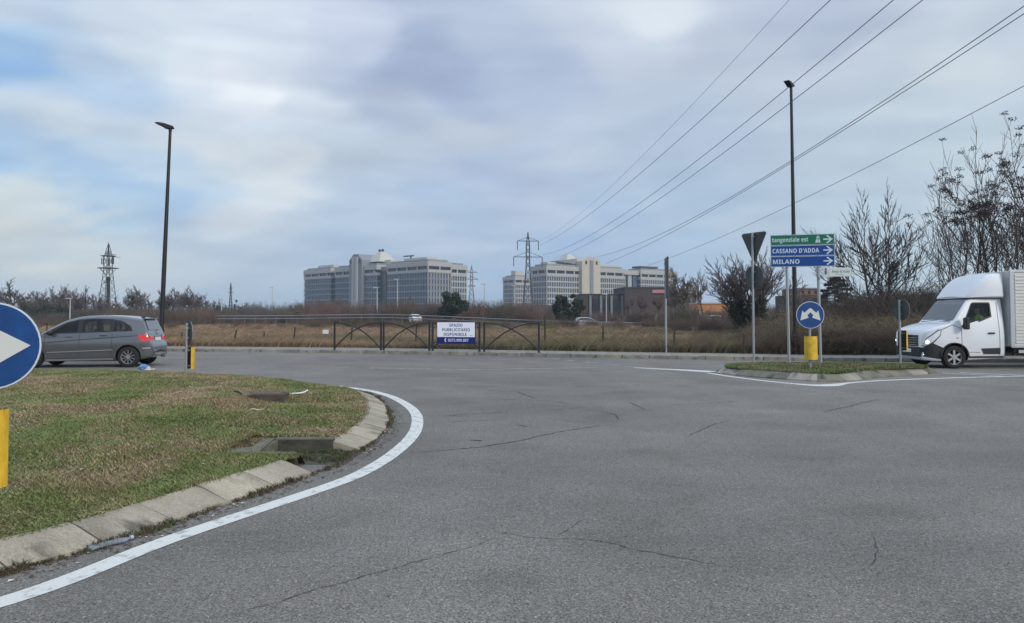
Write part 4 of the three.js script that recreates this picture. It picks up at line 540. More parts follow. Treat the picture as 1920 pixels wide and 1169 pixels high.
  part('bumper_front', rb(0.10, 0.30, 1.46, 0.04, 0.025 + o, 0.49, 0), M.vanBlack, t); part('number_plate', bx(0.012, 0.11, 0.5, -0.034 + o, 0.52, 0), M.plate, t);
  part('emblem', shapeGeo([[0, 0.105], [0.075, 0], [0, -0.105], [-0.075, 0]], 0.02, 0.004).rotateY(-Math.PI / 2).translate(-0.03 + o, 0.985, 0), M.chrome, t);
  part('emblem_inner', shapeGeo([[0, 0.06], [0.035, 0], [0, -0.06], [-0.035, 0]], 0.01).rotateY(-Math.PI / 2).translate(-0.05 + o, 0.985, 0), M.trim, t);
  { // wind deflector on the roof
    const T2 = smoothInterp([[1.34, 2.16], [1.40, 2.24], [1.6, 2.48], [1.85, 2.72], [2.1, 2.86], [2.3, 2.89], [2.40, 2.885]]), f = shell(T2, () => 2.135, smoothInterp([[1.34, 0.72], [1.42, 0.82], [1.6, 0.90], [2, 0.97], [2.4, 0.99]]), smoothInterp([[2.1, 1.0], [2.5, 0.97], [2.9, 0.90]]), L, { xs: [1.34, 1.35, 1.37, ...range(1.4, 2.4, 26)], h: () => 0.14, k: 0.22, crown: 0.03 });
    part('fairing', f.g, M.vanWhite, t); part('fairing_seam', [bx(1.0, 0.02, 1.70, 1.9 + o, 2.128, 0)], M.trim, t);
  }
  const body = part('cargo_box', rb(4.0, 2.28, 2.16, 0.02, 4.55 + o, 1.81, 0), M.boxWhite, t);
  { const ribs = []; for (let y = 0.80; y < 2.86; y += 0.1) for (const z of [1, -1]) ribs.push(bx(3.86, 0.065, 0.03, 4.6 + o, y, z * 1.09)); part('wall_ribs', ribs, M.boxWhite, body); }
  part('box_front_post', [rb(0.14, 2.3, 0.06, 0.02, 2.58 + o, 1.81, 1.075), rb(0.14, 2.3, 0.06, 0.02, 2.58 + o, 1.81, -1.075)], M.boxFrame, body);
  part('top_rail', [rb(4.02, 0.09, 0.05, 0.015, 4.55 + o, 2.93, 1.075), rb(4.02, 0.09, 0.05, 0.015, 4.55 + o, 2.93, -1.075)], M.boxFrame, body);
  part('bottom_rail', [rb(4.02, 0.10, 0.06, 0.015, 4.55 + o, 0.68, 1.07), rb(4.02, 0.10, 0.06, 0.015, 4.55 + o, 0.68, -1.07)], M.boxFrame, body);
  part('chassis', [bx(4.2, 0.16, 0.1, 4.4 + o, 0.53, 0.45), bx(4.2, 0.16, 0.1, 4.4 + o, 0.53, -0.45), bx(0.1, 0.12, 1.9, 2.75 + o, 0.56, 0), bx(0.1, 0.12, 1.9, 5.9 + o, 0.56, 0)], M.trim, t);
  part('side_guard', [bx(1.6, 0.09, 0.03, 3.6 + o, 0.52, 1.0), bx(1.6, 0.09, 0.03, 3.6 + o, 0.52, -1.0), bx(0.05, 0.24, 0.05, 3.0 + o, 0.56, 0.99), bx(0.05, 0.24, 0.05, 4.2 + o, 0.56, 0.99)], M.boxFrame, t);
  part('seat', [rb(0.5, 0.16, 0.52, 0.05, 1.80 + o, 0.98, 0.42), rb(0.16, 0.72, 0.5, 0.06, 2.08 + o, 1.36, 0.42), rb(0.12, 0.2, 0.28, 0.05, 2.09 + o, 1.82, 0.42)], M.cabIn, t);
  part('steering_wheel', new THREE.TorusGeometry(0.2, 0.018, 8, 26).rotateY(Math.PI / 2).rotateZ(-0.6).translate(1.36 + o, 1.24, 0.42), M.trim, t);
  // driver
  const d = thing('person', 'driver in a yellow high visibility jacket at the truck wheel', 'person', [t.position.x + 1.80 + o, 1.06, t.position.z + 0.42], 0);
  const mc = new MarchingCubes(56, M.blade, false, false, 60000), N = 56, sc = 0.75, seg = (p, a, c, r1, r2) => { const ab = c.clone().sub(a), h = Math.max(0, Math.min(1, p.clone().sub(a).dot(ab) / ab.lengthSq())); return p.distanceTo(a.clone().addScaledVector(ab, h)) - (r1 + (r2 - r1) * h); };
  const bones = []; const bone = (a, c, r1, r2) => bones.push([V(...a), V(...c), r1, r2]);
  bone([0.12, 0.05, 0.1], [0.16, 0.28, 0], 0.14, 0.14); bone([0.12, 0.05, -0.1], [0.16, 0.28, 0], 0.14, 0.14); bone([0.16, 0.26, 0], [0.18, 0.44, 0], 0.15, 0.15); bone([0.18, 0.46, -0.15], [0.18, 0.46, 0.15], 0.075, 0.075); bone([0.18, 0.48, 0], [0.16, 0.60, 0], 0.06, 0.055); bone([0.15, 0.68, 0], [0.14, 0.76, 0], 0.085, 0.095); bone([0.085, 0.67, 0], [0.06, 0.675, 0], 0.03, 0.018);
  for (const z of [1, -1]) { bone([0.12, 0.02, z * 0.1], [-0.32, 0.04, z * 0.14], 0.09, 0.07); bone([-0.32, 0.04, z * 0.14], [-0.42, -0.34, z * 0.13], 0.065, 0.045); bone([-0.42, -0.36, z * 0.13], [-0.56, -0.40, z * 0.13], 0.045, 0.035); bone([0.18, 0.45, z * 0.19], [0.0, 0.24, z * 0.25], 0.06, 0.048); bone([0.0, 0.24, z * 0.25], [-0.25, 0.24, z * 0.19], 0.046, 0.035); bone([-0.25, 0.24, z * 0.19], [-0.36, 0.27, z * 0.17], 0.036, 0.03); for (let f = 0; f < 4; f++) bone([-0.35, 0.28 - f * 0.02, z * 0.17], [-0.43, 0.25 - f * 0.018, z * 0.16], 0.013, 0.010); bone([-0.31, 0.27, z * 0.15], [-0.37, 0.31, z * 0.14], 0.014, 0.011); }
  mc.isolation = 0; const q = V(0, 0, 0);
  for (let k = 0; k < N; k++) for (let j = 0; j < N; j++) for (let i = 0; i < N; i++) { q.set((i / (N / 2) - 1) * sc, (j / (N / 2) - 1) * sc + 0.15, (k / (N / 2) - 1) * sc); let D = 1e3; for (const [a, c, r1, r2] of bones) { const e = seg(q, a, c, r1, r2), hh = Math.max(0, 0.05 - Math.abs(D - e)) / 0.05; D = Math.min(D, e) - hh * hh * 0.0125; } mc.field[i + j * N + k * N * N] = -D; }
  mc.update(); const cnt = mc.count, pg = new THREE.BufferGeometry(), pp = new Float32Array(cnt * 3), pc = new Float32Array(cnt * 3);
  for (let i = 0; i < cnt; i++) { const x = mc.positionArray[i * 3] * sc, y = mc.positionArray[i * 3 + 1] * sc + 0.15, z = mc.positionArray[i * 3 + 2] * sc; pp.set([x, y, z], i * 3); const skin = y > 0.56 || x < -0.24 && y > 0.15, c = skin ? (y > 0.74 || (y > 0.64 && x > 0.17) ? [0.03, 0.022, 0.016] : [0.42, 0.24, 0.17]) : y > 0.06 && x > -0.3 ? [0.50, 0.68, 0.05] : [0.03, 0.035, 0.05]; pc.set(c, i * 3); }
  pg.setAttribute('position', new THREE.BufferAttribute(pp, 3)); pg.setAttribute('color', new THREE.BufferAttribute(pc, 3)); const pgm = mergeVertices(pg, 1e-4); pgm.computeVertexNormals();
  part('body', pgm, new THREE.MeshStandardMaterial({ vertexColors: true, roughness: 0.8 }), d); part('eye', [new THREE.SphereGeometry(0.012, 8, 6).translate(0.062, 0.71, 0.032), new THREE.SphereGeometry(0.012, 8, 6).translate(0.062, 0.71, -0.032)], M.trim, d);
}

// ---------------------------------------------------------------- pylons and wires
function pylon(label, u, vTop, D, spread, arms, m, r) {         // lattice tower; arms: [v, half span in px, hangers]
  const H = Y(vTop, D), t = thing('power_pylon', label, 'pylon', [X(u, D), 0, -D], 0.1), S = D / F, half = (y) => Math.max(spread * 0.3, spread * (1 - y / (H * 0.62)) + spread * 0.3 * Math.min(1, y / (H * 0.62))) * (y > H * 0.86 ? Math.max(0.05, (H - y) / (H * 0.14)) : 1);
  const legs = [], brace = [], n = 12, ys = Array.from({ length: n + 1 }, (_, i) => H * (1 - (1 - i / n) ** 1.25)), c = (k, y) => V([-1, 1, 1, -1][k] * half(y), y, [-1, -1, 1, 1][k] * half(y));
  for (let k = 0; k < 4; k++) { const l = []; for (let i = 0; i < n; i++) l.push(bar(c(k, ys[i]), c(k, ys[i + 1]), r, r, 4)); part('leg', l, m, t); }
  for (let i = 0; i < n; i++) for (let k = 0; k < 4; k++) { const q = (k + 1) % 4; brace.push(bar(c(k, ys[i]), c(q, ys[i + 1]), r * 0.55, r * 0.55, 3), bar(c(q, ys[i]), c(k, ys[i + 1]), r * 0.55, r * 0.55, 3)); }
  const bp = part('lattice', brace, m, t); bp.userData.kind = 'stuff';
  for (const [v, w, hang] of arms) {
    const y = Y(v, D), a = w * S;
    for (const s of [-1, 1]) {
      const arm = part('cross_arm', [bar(V(0, y, half(y)), V(s * a, y, 0), r * 0.8, r * 0.8, 4), bar(V(0, y, -half(y)), V(s * a, y, 0), r * 0.8, r * 0.8, 4), bar(V(s * half(y), y + a * 0.32, 0), V(s * a, y, 0), r * 0.6, r * 0.6, 4)], m, t);
      if (hang) part('insulator', cyl(r * 1.3, r * 1.3, hang * S, s * a, y - hang * S / 2, 0, 6), M.insulator, arm);
    }
  }
  return t;
}
pylon('tall dark power pylon standing in front of the right office block', 990, 435, 300, 2.3, [[452, 20, 17], [482, 27, 18]], M.lattice, 0.15);
pylon('pale power pylon at the right end of the left office block', 884, 498, 520, 2.8, [[511, 11, 0], [524, 12, 0], [537, 8, 0]], M.latticeFar, 0.26);
pylon('small distant power pylon above the low trees right of the grey car', 432, 530, 460, 1.3, [[541, 4, 0], [549, 5, 0]], M.lattice, 0.16);
{ // telecom lattice mast
  const D = 210, S = D / F, H = Y(457, D), t = thing('antenna_mast', 'lattice antenna mast with platforms above the left treeline', 'mast', [X(201, D), 0, -D], 0);
  const hw = (y) => (y < H * 0.66 ? 2.1 - 1.3 * y / (H * 0.66) : y < H * 0.82 ? 0.8 : 0.8 * (H - y) / (H * 0.18) + 0.05), c = (k, y) => V([-1, 1, 1, -1][k] * hw(y), y, [-1, -1, 1, 1][k] * hw(y)), br = [], n = 11;
  for (let k = 0; k < 4; k++) { const l = []; for (let i = 0; i < n; i++) l.push(bar(c(k, H * i / n), c(k, H * (i + 1) / n), 0.10, 0.10, 4)); part('leg', l, M.lattice, t); }
  for (let i = 0; i < n; i++) for (let k = 0; k < 4; k++) { const q = (k + 1) % 4; br.push(bar(c(k, H * i / n), c(q, H * (i + 1) / n), 0.05, 0.05, 3), bar(c(q, H * i / n), c(k, H * (i + 1) / n), 0.05, 0.05, 3)); }
  part('lattice', br, M.lattice, t).userData.kind = 'stuff';
  part('spike', cyl(0.06, 0.12, 7, 0, H - 3, 0, 6), M.lattice, t);
  for (const [v, w] of [[480, 13], [503, 18]]) { part('platform', cyl(w * S, w * S, 0.14, 0, Y(v, D), 0, 12), M.lattice, t); for (let k = 0; k < 6; k++) part('platform_brace', bar(V(Math.cos(k * 1.047) * w * S * 0.9, Y(v, D), Math.sin(k * 1.047) * w * S * 0.9), V(Math.cos(k * 1.047) * 0.6, Y(v, D) - w * S * 0.7, Math.sin(k * 1.047) * 0.6), 0.06, 0.06, 4), M.lattice, t); }
  for (const [u0, u1, v] of [[-9, 23, 483], [-6, 16, 478]]) part('side_arm', bar(V(u0 * S, Y(v - 3, D), 0), V(u1 * S, Y(v, D), 0), 0.09, 0.05, 4), M.lattice, t);
  for (const [du, v] of [[-10, 490], [-7, 491], [9, 489], [12, 490], [3, 492]]) part('antenna_panel', rb(0.24, 1.8, 0.2, 0.05, du * S, Y(v, D), 0.6), M.lattice, t);
  const p2 = thing('antenna_pole', 'dark slim antenna pole right beside the lattice mast', 'mast', [X(207, D), 0, -D + 1.5]); part('pole', cyl(0.35, 0.5, Y(520, D), 0, Y(520, D) / 2, 0, 10), M.black, p2); part('cap', cyl(0.6, 0.6, 0.9, 0, Y(524, D), 0, 10), M.black, p2); part('bracket', bx(1.6, 0.2, 0.2, -0.6, Y(530, D), -0.3), M.black, p2);
}
{ // overhead wires: points [u, v] near to far; each hangs in a vertical plane of one common direction
  const wires = [['wire fading out at the top, leftmost of the overhead lines', 0.022, 72, [1480, 0], [1290, 205], [1012, 452]], ['second overhead wire from the left, running from the dark pylon', 0.042, 67, [1557, 0], [1230, 300], [1012, 460]], ['third overhead wire, crossing just left of the right lamp head', 0.042, 60, [1676, 0], [1400, 228], [1018, 478]], ['fourth overhead wire, passing right of the lamp head', 0.042, 60, [1731, 0], [1420, 240], [1040, 485]], ['fifth overhead wire, upper of the close pair on the right', 0.042, 58, [1919, 14], [1490, 298], [1122, 481]], ['sixth overhead wire, lower of the close pair on the right', 0.042, 60, [1919, 28], [1490, 302], [1135, 495]], ['lowest overhead wire, passing just above the bare trees', 0.042, 78, [1919, 163], [1485, 384], [1215, 498]]];
  for (const [label, r, Dn, a, b, c] of wires) {
    const k = -0.0841, x0 = X(a[0], Dn), at = (u) => { const q = (u - 960) / F; return (x0 - k * Dn) / (q - k); }, p = [a, b, c].map(([u, v]) => { const D = at(u); return [D, Y(v, D)]; });
    const y = (D) => { let s = 0; for (let i = 0; i < 3; i++) { let q = p[i][1]; for (let j = 0; j < 3; j++) if (j !== i) q *= (D - p[j][0]) / (p[i][0] - p[j][0]); s += q; } return s; };
    const pts = [], end = Math.min(p[2][0], 305); for (let i = 0; i <= 40; i++) { const D = Dn * 0.55 + (end - Dn * 0.55) * i / 40; pts.push(V(x0 + (D - Dn) * k, y(D), -D)); }
    tag(part('power_line', tube(pts, r, 90, 5), M.wire), label, 'power line', 'overhead power lines');
  }
}
// ---------------------------------------------------------------- office blocks (local x along the row, local z towards the viewer; front at z = 0)
const pierG = new Map(), cached = (w, h, d) => { const k = [w, h, d].join(); if (!pierG.has(k)) pierG.set(k, bx(w, h, d)); return pierG.get(k); };
function place(name, geo, m, parent, x, y, z, ry = 0) { const o = new THREE.Mesh(geo, m); o.name = name; o.position.set(x, y, z); o.rotation.y = ry; parent.add(o); return o; }
function block(t, x0, x1, depth, o = {}) {
  const z0 = o.z0 ?? 0, z1 = z0 - depth, cx = (x0 + x1) / 2, cz = (z0 + z1) / 2, w = x1 - x0, base = 8, top = 31, e = o.e ?? 0;   // z1 behind
  place('glass_core', bx(w - 0.9, 26, depth - 0.9), o.glass ?? M.glassBlue, t, cx, 13.5 + e, cz);
  place('attic_glass', bx(w - 1.2, 3, depth - 1.2), M.glassDark, t, cx, 27.6 + e, cz);
  place('plinth', bx(w - 3, base - 0.6, depth - 3), M.officeDark, t, cx, (base - 0.6) / 2, cz);
  for (let i = 0; i <= 5; i++) place('floor_band', bx(w, i === 0 ? 0.7 : 0.85, depth), o.band ?? M.officeWhite, t, cx, base + i * 3.4 + e, cz);
  place('upper_band', bx(w + 0.1, 1.5, depth + 0.1), M.officeWhite, t, cx, 25.75 + e, cz);
  place('parapet', bx(w + 0.6, 2.7, depth + 0.6), M.officeWhite, t, cx, 29.65 + e, cz);
  place('roof_step', bx(w - 3, 1.1, depth - 3), M.officeGrey, t, cx, 31.55 + e, cz);
  const sides = o.sides ?? ['front'];
  for (const s of sides) {
    const len = s === 'front' ? w : depth, n = Math.max(2, Math.round(len / (o.bay ?? 1.75))), m = s === 'front' ? (o.frontPier ?? M.officeWhite) : M.officeWhite, pw = s === 'front' ? (o.pw ?? 0.5) : 0.5;
    for (let i = 0; i <= n; i++) {
      const q = -len / 2 + pw / 2 + (len - pw) * i / n, x = s === 'front' ? cx + q : s === 'right' ? x1 - 0.18 : x0 + 0.18, z = s === 'front' ? z0 - 0.18 : cz + q;
      place('pier', s === 'front' ? cached(pw, 16.9, 0.32) : cached(0.32, 16.9, pw), m, t, x, base + 8.6 + e, z);
      if (i % 4 === 0) place('attic_pier', s === 'front' ? cached(0.9, 1.9, 0.5) : cached(0.5, 1.9, 0.9), M.officeWhite, t, x, 27.35 + e, z);
    }
  }
}
const flat = (g) => { const q = g.toNonIndexed(); q.computeVertexNormals(); return q; };
function gable(w, h, d, rise) { return shapeGeo([[-w / 2, 0], [w / 2, 0], [w / 2, h], [w * 0.18, h + rise], [-w * 0.18, h + rise], [-w / 2, h]], d); }
{ // left complex: its near corner at (-45.2, depth 400), row running away to the left
  const a = Math.atan2(0.69, 0.72), t = thing('office_block', 'long blue glass office block with central gabled tower, left of the pylon', 'building', [-45.2, 0, -400], 0);
  // local x = -(row direction) so that the corner is x = 0 and the row runs to negative x
  t.rotation.y = -Math.asin(0.69);
  const op = { bay: 2.2, frontPier: M.officeGrey, pw: 0.14, band: M.officeGrey };  // grey bands: white concrete with the shade of these fronts put into the colour
  block(t, -36, 0, 17, { sides: ['front', 'right'], ...op, frontPier: M.officeGrey });
  block(t, -33, -1.6, 13, { z0: -17.2, sides: ['right'], e: -1.0 });
  place('recess_glass', bx(10, 27, 12), M.glassGreen, t, -41, 14, -9); place('recess_slot', bx(4, 26, 1), M.glassDark, t, -41.5, 13.8, -2.7); place('recess_roof', bx(10.4, 2.4, 12.4), M.officeGrey, t, -41, 28.7, -9);
  block(t, -58, -46, 17, op);
  const tw = part('tower', gable(13, 34.5, 20, 3.6).translate(-65, 0, -18.5), M.officeGrey, t); for (const s of [-1, 1]) part('tower_fin', bx(2.4, 36.4, 0.9, -65 + s * 1.5, 18.2, 1.95), M.officeWhite, tw); part('tower_slot', bx(0.9, 34, 0.4, -65, 17, 1.75), M.glassDark, tw);
  for (const s of [-1, 1]) part('tower_window', bx(1.3, 2.4, 0.3, -65 + s * 4.4, 34, 1.62), M.glassDark, tw);
  block(t, -89, -72, 17, op);
  place('recess_glass', bx(5, 27, 12), M.glassGreen, t, -91.3, 14, -8.5); place('recess_slot', bx(2, 26, 1), M.glassDark, t, -91, 13.8, -2.4);
  block(t, -125, -93.8, 17, { ...op, sides: ['front'] });
  part('roof_pyramid', flat(new THREE.CylinderGeometry(2.2, 9.5, 6.4, 4).rotateY(0.785).translate(-56, 36.6, -11)), M.roofPale, t); part('roof_plant', bx(24, 2.6, 9, -56, 33, -13), M.roofPale, t); part('roof_plant', bx(20, 1.6, 8, -17, 32.9, -9), M.roofPale, t); part('roof_plant', bx(18, 1.8, 7, -108, 33, -9), M.roofPale, t);
  part('roof_crane', [bx(9, 0.6, 0.6, -24, 35.2, -6), bx(0.6, 3, 0.6, -22, 33.6, -6)], M.officeDark, t); for (const s of [0, 3]) part('dish', new THREE.SphereGeometry(0.9, 10, 8).translate(-58 + s, 40.6, -11), M.officeDark, t);
}
{ // right complex
  const t = thing('office_block', 'white gridded office block with cream stair tower, right of the pylon', 'building', [20.2, 0, -436], Math.asin(0.57));
  block(t, 0, 24.7, 15, { sides: ['front', 'left'] });
  const tw = part('tower', gable(14.6, 34.4, 16, 2.6).translate(32.1, 0, -13.2), M.officeCream, t); part('tower_slot', bx(2.6, 35, 0.5, 32.1, 17.5, 2.95), M.officeGrey, tw); for (const s of [-1, 1]) part('tower_window', bx(1.2, 2, 0.3, 32.1 + s * 4.2, 33.6, 2.9), M.glassDark, tw);
  part('roof_wing', shapeGeo([[0, 0], [-14, 1.2], [-14, 1.9], [0, 3.6]], 9).translate(25.5, 32.6, -12), M.officeGrey, t); part('roof_pyramid', flat(new THREE.CylinderGeometry(2, 9, 6, 4).rotateY(0.785).translate(27.5, 36.6, -14)), M.roofPale, t);
  block(t, 39.5, 62.7, 15, { sides: ['front'] });
  place('recess_glass', bx(13.6, 25, 10), M.glassGreen, t, 69.5, 15, -8.5); place('recess_fin', bx(3, 27, 1), M.officeWhite, t, 69, 15, -3); place('recess_roof', bx(13.8, 2.8, 12), M.officeWhite, t, 69.5, 29, -7.5); place('recess_slot', bx(3.5, 25, 0.6), M.glassBlue, t, 74, 14.8, -3.2);
  block(t, 76.3, 109, 15, { sides: ['front'] });
  part('roof_plant', bx(20, 1.4, 8, 51, 32.6, -8), M.roofPale, t); part('roof_plant', bx(16, 1.2, 8, 88, 33.2, -8), M.officeDark, t); part('roof_plant', bx(14, 2.0, 7, 12, 32.6, -9), M.roofPale, t);
  const t2 = thing('office_wing', 'lower looking rear office wing left of the dark pylon', 'building', [2.2, 0, -560], Math.asin(0.57)); block(t2, 0, 17, 16, { sides: ['front', 'left'] }); part('roof_plant', bx(8, 3.4, 6, 8, 34, -8), M.roofPale, t2);
}
{ // dark low building with pale pillars, and other buildings on the right
  const D = 210, t = thing('dark_warehouse', 'long dark building with pale pillars in front of the white offices', 'building', [X(1090, D), 0, -D], 0.06), S = D / F, h1 = Y(553, D), h2 = Y(541, D), h3 = Y(551, D);
  part('wall', bx(80 * S, h1, 14, 40 * S, h1 / 2, -7), M.brickDark, t); part('roof_edge', bx(81 * S, 0.35, 14.4, 40 * S, h1 + 0.1, -7), M.officeDark, t);
  for (const du of [17, 37, 57, 77]) part('pillar', bx(4.2 * S, h1 * 0.86, 0.5, du * S, h1 * 0.54, 0.2), M.pillarGrey, t);
  for (const du of [27, 47, 67]) part('dark_window', bx(11 * S, h1 * 0.62, 0.2, du * S, h1 * 0.55, 0.06), M.glassDark, t);
  part('tall_wall', bx(94 * S, h2, 16, 127 * S, h2 / 2, -6), M.brickDark, t); part('tall_roof', bx(96 * S, 0.4, 16.4, 127 * S, h2 + 0.15, -6), M.officeDark, t); part('roof_sign', bx(27 * S, 0.95, 0.25, 145 * S, h2 - 0.9, 2.2), M.redSign, t);
  part('side_wall', bx(46 * S, h3, 14, 197 * S, h3 / 2, -7.5), M.brickDark, t); part('side_roof', bx(47 * S, 0.35, 14.4, 197 * S, h3 + 0.1, -7.5), M.officeDark, t);
  for (const du of [182, 196, 210]) part('pale_pillar', bx(2 * S, h3 * 0.7, 0.4, du * S, h3 * 0.5, -0.4), M.pillarGrey, t);
}
{ const D = 150, S = D / F, t = thing('orange_building', 'low orange building with white corner behind the ivy tree', 'building', [X(1310, D), 0, -D], 0); part('wall', bx(70 * S, Y(585, D), 8, 35 * S, Y(585, D) / 2, -4), M.brick, t); part('orange_fascia', bx(70 * S, 15 * S, 8.2, 35 * S, Y(577, D), -4), M.orange, t); part('white_corner', bx(9 * S, Y(584, D), 0.3, 5 * S, Y(584, D) / 2, 0.3), M.farWhite, t); for (let i = 0; i < 5; i++) part('window', bx(6 * S, 7 * S, 0.15, (20 + i * 10) * S, Y(591, D), 0.05), M.glassDark, t); part('roof', bx(71 * S, 0.25, 8.6, 35 * S, Y(569, D), -4), M.officeWhite, t); }
{ const D = 120, S = D / F, t = thing('brick_block', 'flat brown block glimpsed between the sign posts', 'building', [X(1500, D), 0, -D], 0); part('wall', bx(62 * S, Y(553, D), 9, 22 * S, Y(553, D) / 2, -4.5), M.brickDark, t); part('upper_storey', bx(36 * S, 12 * S, 8, 20 * S, Y(547, D), -4.4), M.brick, t); part('roof_edge', bx(37 * S, 0.2, 8.4, 20 * S, Y(541, D), -4.4), M.officeGrey, t); for (const du of [8, 20, 32]) part('window', bx(4 * S, 6 * S, 0.2, du * S, Y(548, D), -0.4), M.glassDark, t); part('aerial', bar(V(19 * S, Y(541, D), -3), V(19 * S, Y(521, D), -3), 0.06), M.steel, t); }
// ---------------------------------------------------------------- far road: rails, lamps, cars
{
  const path = [[400, 593, 131], [520, 592.5, 129], [640, 591, 127], [720, 590.5, 125], [830, 594, 120], [920, 598, 116], [1010, 602, 112], [1090, 604, 110], [1200, 606, 109], [1340, 607, 108]], t = thing('guard_rail', 'long grey two-beam guard rail of the road beyond the field', 'guard rail', [0, 0, 0]);
  const up = path.map(([u, v, D]) => P(u, v, D));
  for (const dy of [0, -0.52]) part('beam', tube(up.map((p) => p.clone().add(V(0, dy, 0))), 0.09, 120, 5), M.rail, t);
  const c = new THREE.CatmullRomCurve3(up); for (let i = 0; i <= 44; i++) { const p = c.getPointAt(i / 44); part('rail_post', bar(V(p.x, -0.1, p.z - 0.1), V(p.x, p.y, p.z - 0.1), 0.05, 0.05, 4), M.rail, t); }
}
[[707, 540, 150, 'pale lamp pole left of the bare tree before the blue offices'], [745, 524, 165, 'tall pale lamp pole before the blue glass face'], [908, 533, 180, 'pale lamp pole standing alone between the office blocks'], [964, 536, 190, 'pale lamp pole before the rear office wing'], [1137, 552, 150, 'thin lamp pole before the dark building'], [510, 539, 260, 'faint distant lamp pole left of the offices'], [131, 560, 150, 'thin pale pole before the left treeline'], [415, 562, 200, 'thin pole by the far guard rail start'], [534, 568, 190, 'short thin pole left of the blue offices']].forEach(([u, v, D, label]) => { const H = Y(v, D), t = thing('far_lamp', label, 'lamp post', [X(u, D), 0, -D], 0.2, 'lamp poles along the far road'); part('pole', cyl(0.09, 0.14, H, 0, H / 2, 0, 8), M.polePale, t); part('lamp_head', rb(1.1, 0.18, 0.4, 0.06, -0.3, H, 0), M.polePale, t); });
hatchback('far_car', 'white car passing behind the guard rail before the offices', [X(779, 133), 0.22, -133], 1.9, M.farWhite, false);
hatchback('far_car', 'silver car half hidden beyond the dry field, right of the dark pylon', [X(1102, 116), -0.25, -116], Math.PI, M.silver, false);
hatchback('far_car', 'pale blue car parked in front of the orange building', [X(1331, 125), 0.05, -125], 0.3, mat(0.45, 0.52, 0.6, 0.4), false);

// ---------------------------------------------------------------- trees and thickets
class Twigs {                                                   // collects tapered sticks
  constructor() { this.p = []; this.n = []; }
  stick(a, b, r1, r2, k) {
    const d = b.clone().sub(a).normalize(), u = Math.abs(d.y) < 0.9 ? V(0, 1, 0) : V(1, 0, 0), e = u.cross(d).normalize(), f = d.clone().cross(e), q = [];
    for (let i = 0; i < k; i++) { const t = i / k * 6.28319, c = Math.cos(t), s = Math.sin(t); q.push([e.x * c + f.x * s, e.y * c + f.y * s, e.z * c + f.z * s]); }
    for (let i = 0; i < k; i++) { const A = q[i], B = q[(i + 1) % k], pt = (o, v, r) => { this.p.push(o.x + v[0] * r, o.y + v[1] * r, o.z + v[2] * r); this.n.push(...v); }; pt(a, A, r1); pt(a, B, r1); pt(b, B, r2); pt(a, A, r1); pt(b, B, r2); pt(b, A, r2); }
  }
  geo() { const g = new THREE.BufferGeometry(); g.setAttribute('position', new THREE.Float32BufferAttribute(this.p, 3)); g.setAttribute('normal', new THREE.Float32BufferAttribute(this.n, 3)); return g; }
}
function growTree(seed, o) {                                    // unit: metres, height about o.h
  const r = rng(seed), trunk = new Twigs(), crown = new Twigs(), tips = [], up = o.up ?? 0.25;
  const turnFrom = (d, ang) => { const ax = V(r() - 0.5, r() - 0.5, r() - 0.5).cross(d).normalize(); return d.clone().applyAxisAngle(ax, ang); };
  function branch(p, d, len, rad, lv) {
    const segs = lv === 0 ? 6 : lv < 3 ? 4 : 3, W = lv === 0 ? trunk : crown, pts = [p.clone()]; let q = p.clone(), dir = d.clone(), rr = rad;
    const end = lv >= o.levels ? o.rmin * 0.6 : Math.max(o.rmin, rad * (o.taper ?? 0.45));
    for (let i = 0; i < segs; i++) {
      dir.add(V((r() - 0.5) * o.wob, (r() - 0.5) * o.wob * 0.5 + up * (lv ? 0.22 : 0.3), (r() - 0.5) * o.wob)).normalize();
      const nq = q.clone().addScaledVector(dir, len / segs), r2 = rad + (end - rad) * (i + 1) / segs; W.stick(q, nq, rr, r2, lv === 0 ? 8 : lv < 2 ? 6 : lv < 3 ? 4 : 3); q = nq; rr = r2; pts.push(q.clone());
    }
    if (lv >= o.levels) { tips.push(q); return; }
    const n = o.kids[Math.min(lv, o.kids.length - 1)];
    for (let k = 0; k < n; k++) {
      const f = (o.from?.[lv] ?? 0.3) + (1 - (o.from?.[lv] ?? 0.3)) * (k + 0.6 * r() + 0.2) / n, i = Math.min(segs - 1, Math.floor(f * segs)), at = pts[i].clone().lerp(pts[i + 1], f * segs - i), loc = rad + (end - rad) * f;
      branch(at, turnFrom(dir, (o.ang[Math.min(lv, o.ang.length - 1)]) * (0.7 + 0.6 * r())), len * (o.ratio[Math.min(lv, o.ratio.length - 1)]) * (0.7 + 0.5 * r()) * (1.15 - 0.45 * f), Math.max(o.rmin, loc * (o.thin ?? 0.6)), lv + 1);
    }
    branch(q, turnFrom(dir, 0.2), len * 0.55, Math.max(o.rmin, end * 0.9), lv + 1);
  }
  for (const [x, z, lean, az, l, rad] of o.stems) branch(V(x, -0.2, z), V(Math.sin(lean) * Math.cos(az), Math.cos(lean), Math.sin(lean) * Math.sin(az)), l, rad, 0);
  const fit = o.h / Math.max(...tips.map((t) => t.y)); for (const g of [trunk, crown]) for (let i = 0; i < g.p.length; i++) g.p[i] *= fit; tips.forEach((t) => t.multiplyScalar(fit));
  return { trunk: trunk.geo(), crown: crown.geo(), tips, h: o.h };
}
function plant(proto, label, u, D, h, turn, mTrunk, mCrown, group, name = 'bare_tree', squeeze = 1, category = 'tree') {
  const t = thing(name, label, category, [X(u, D), 0, -D], turn, group), s = h / proto.h; t.scale.set(s * squeeze, s, s * squeeze); part('trunk', proto.trunk, mTrunk, t); part('crown', proto.crown, mCrown, t); return t;
}
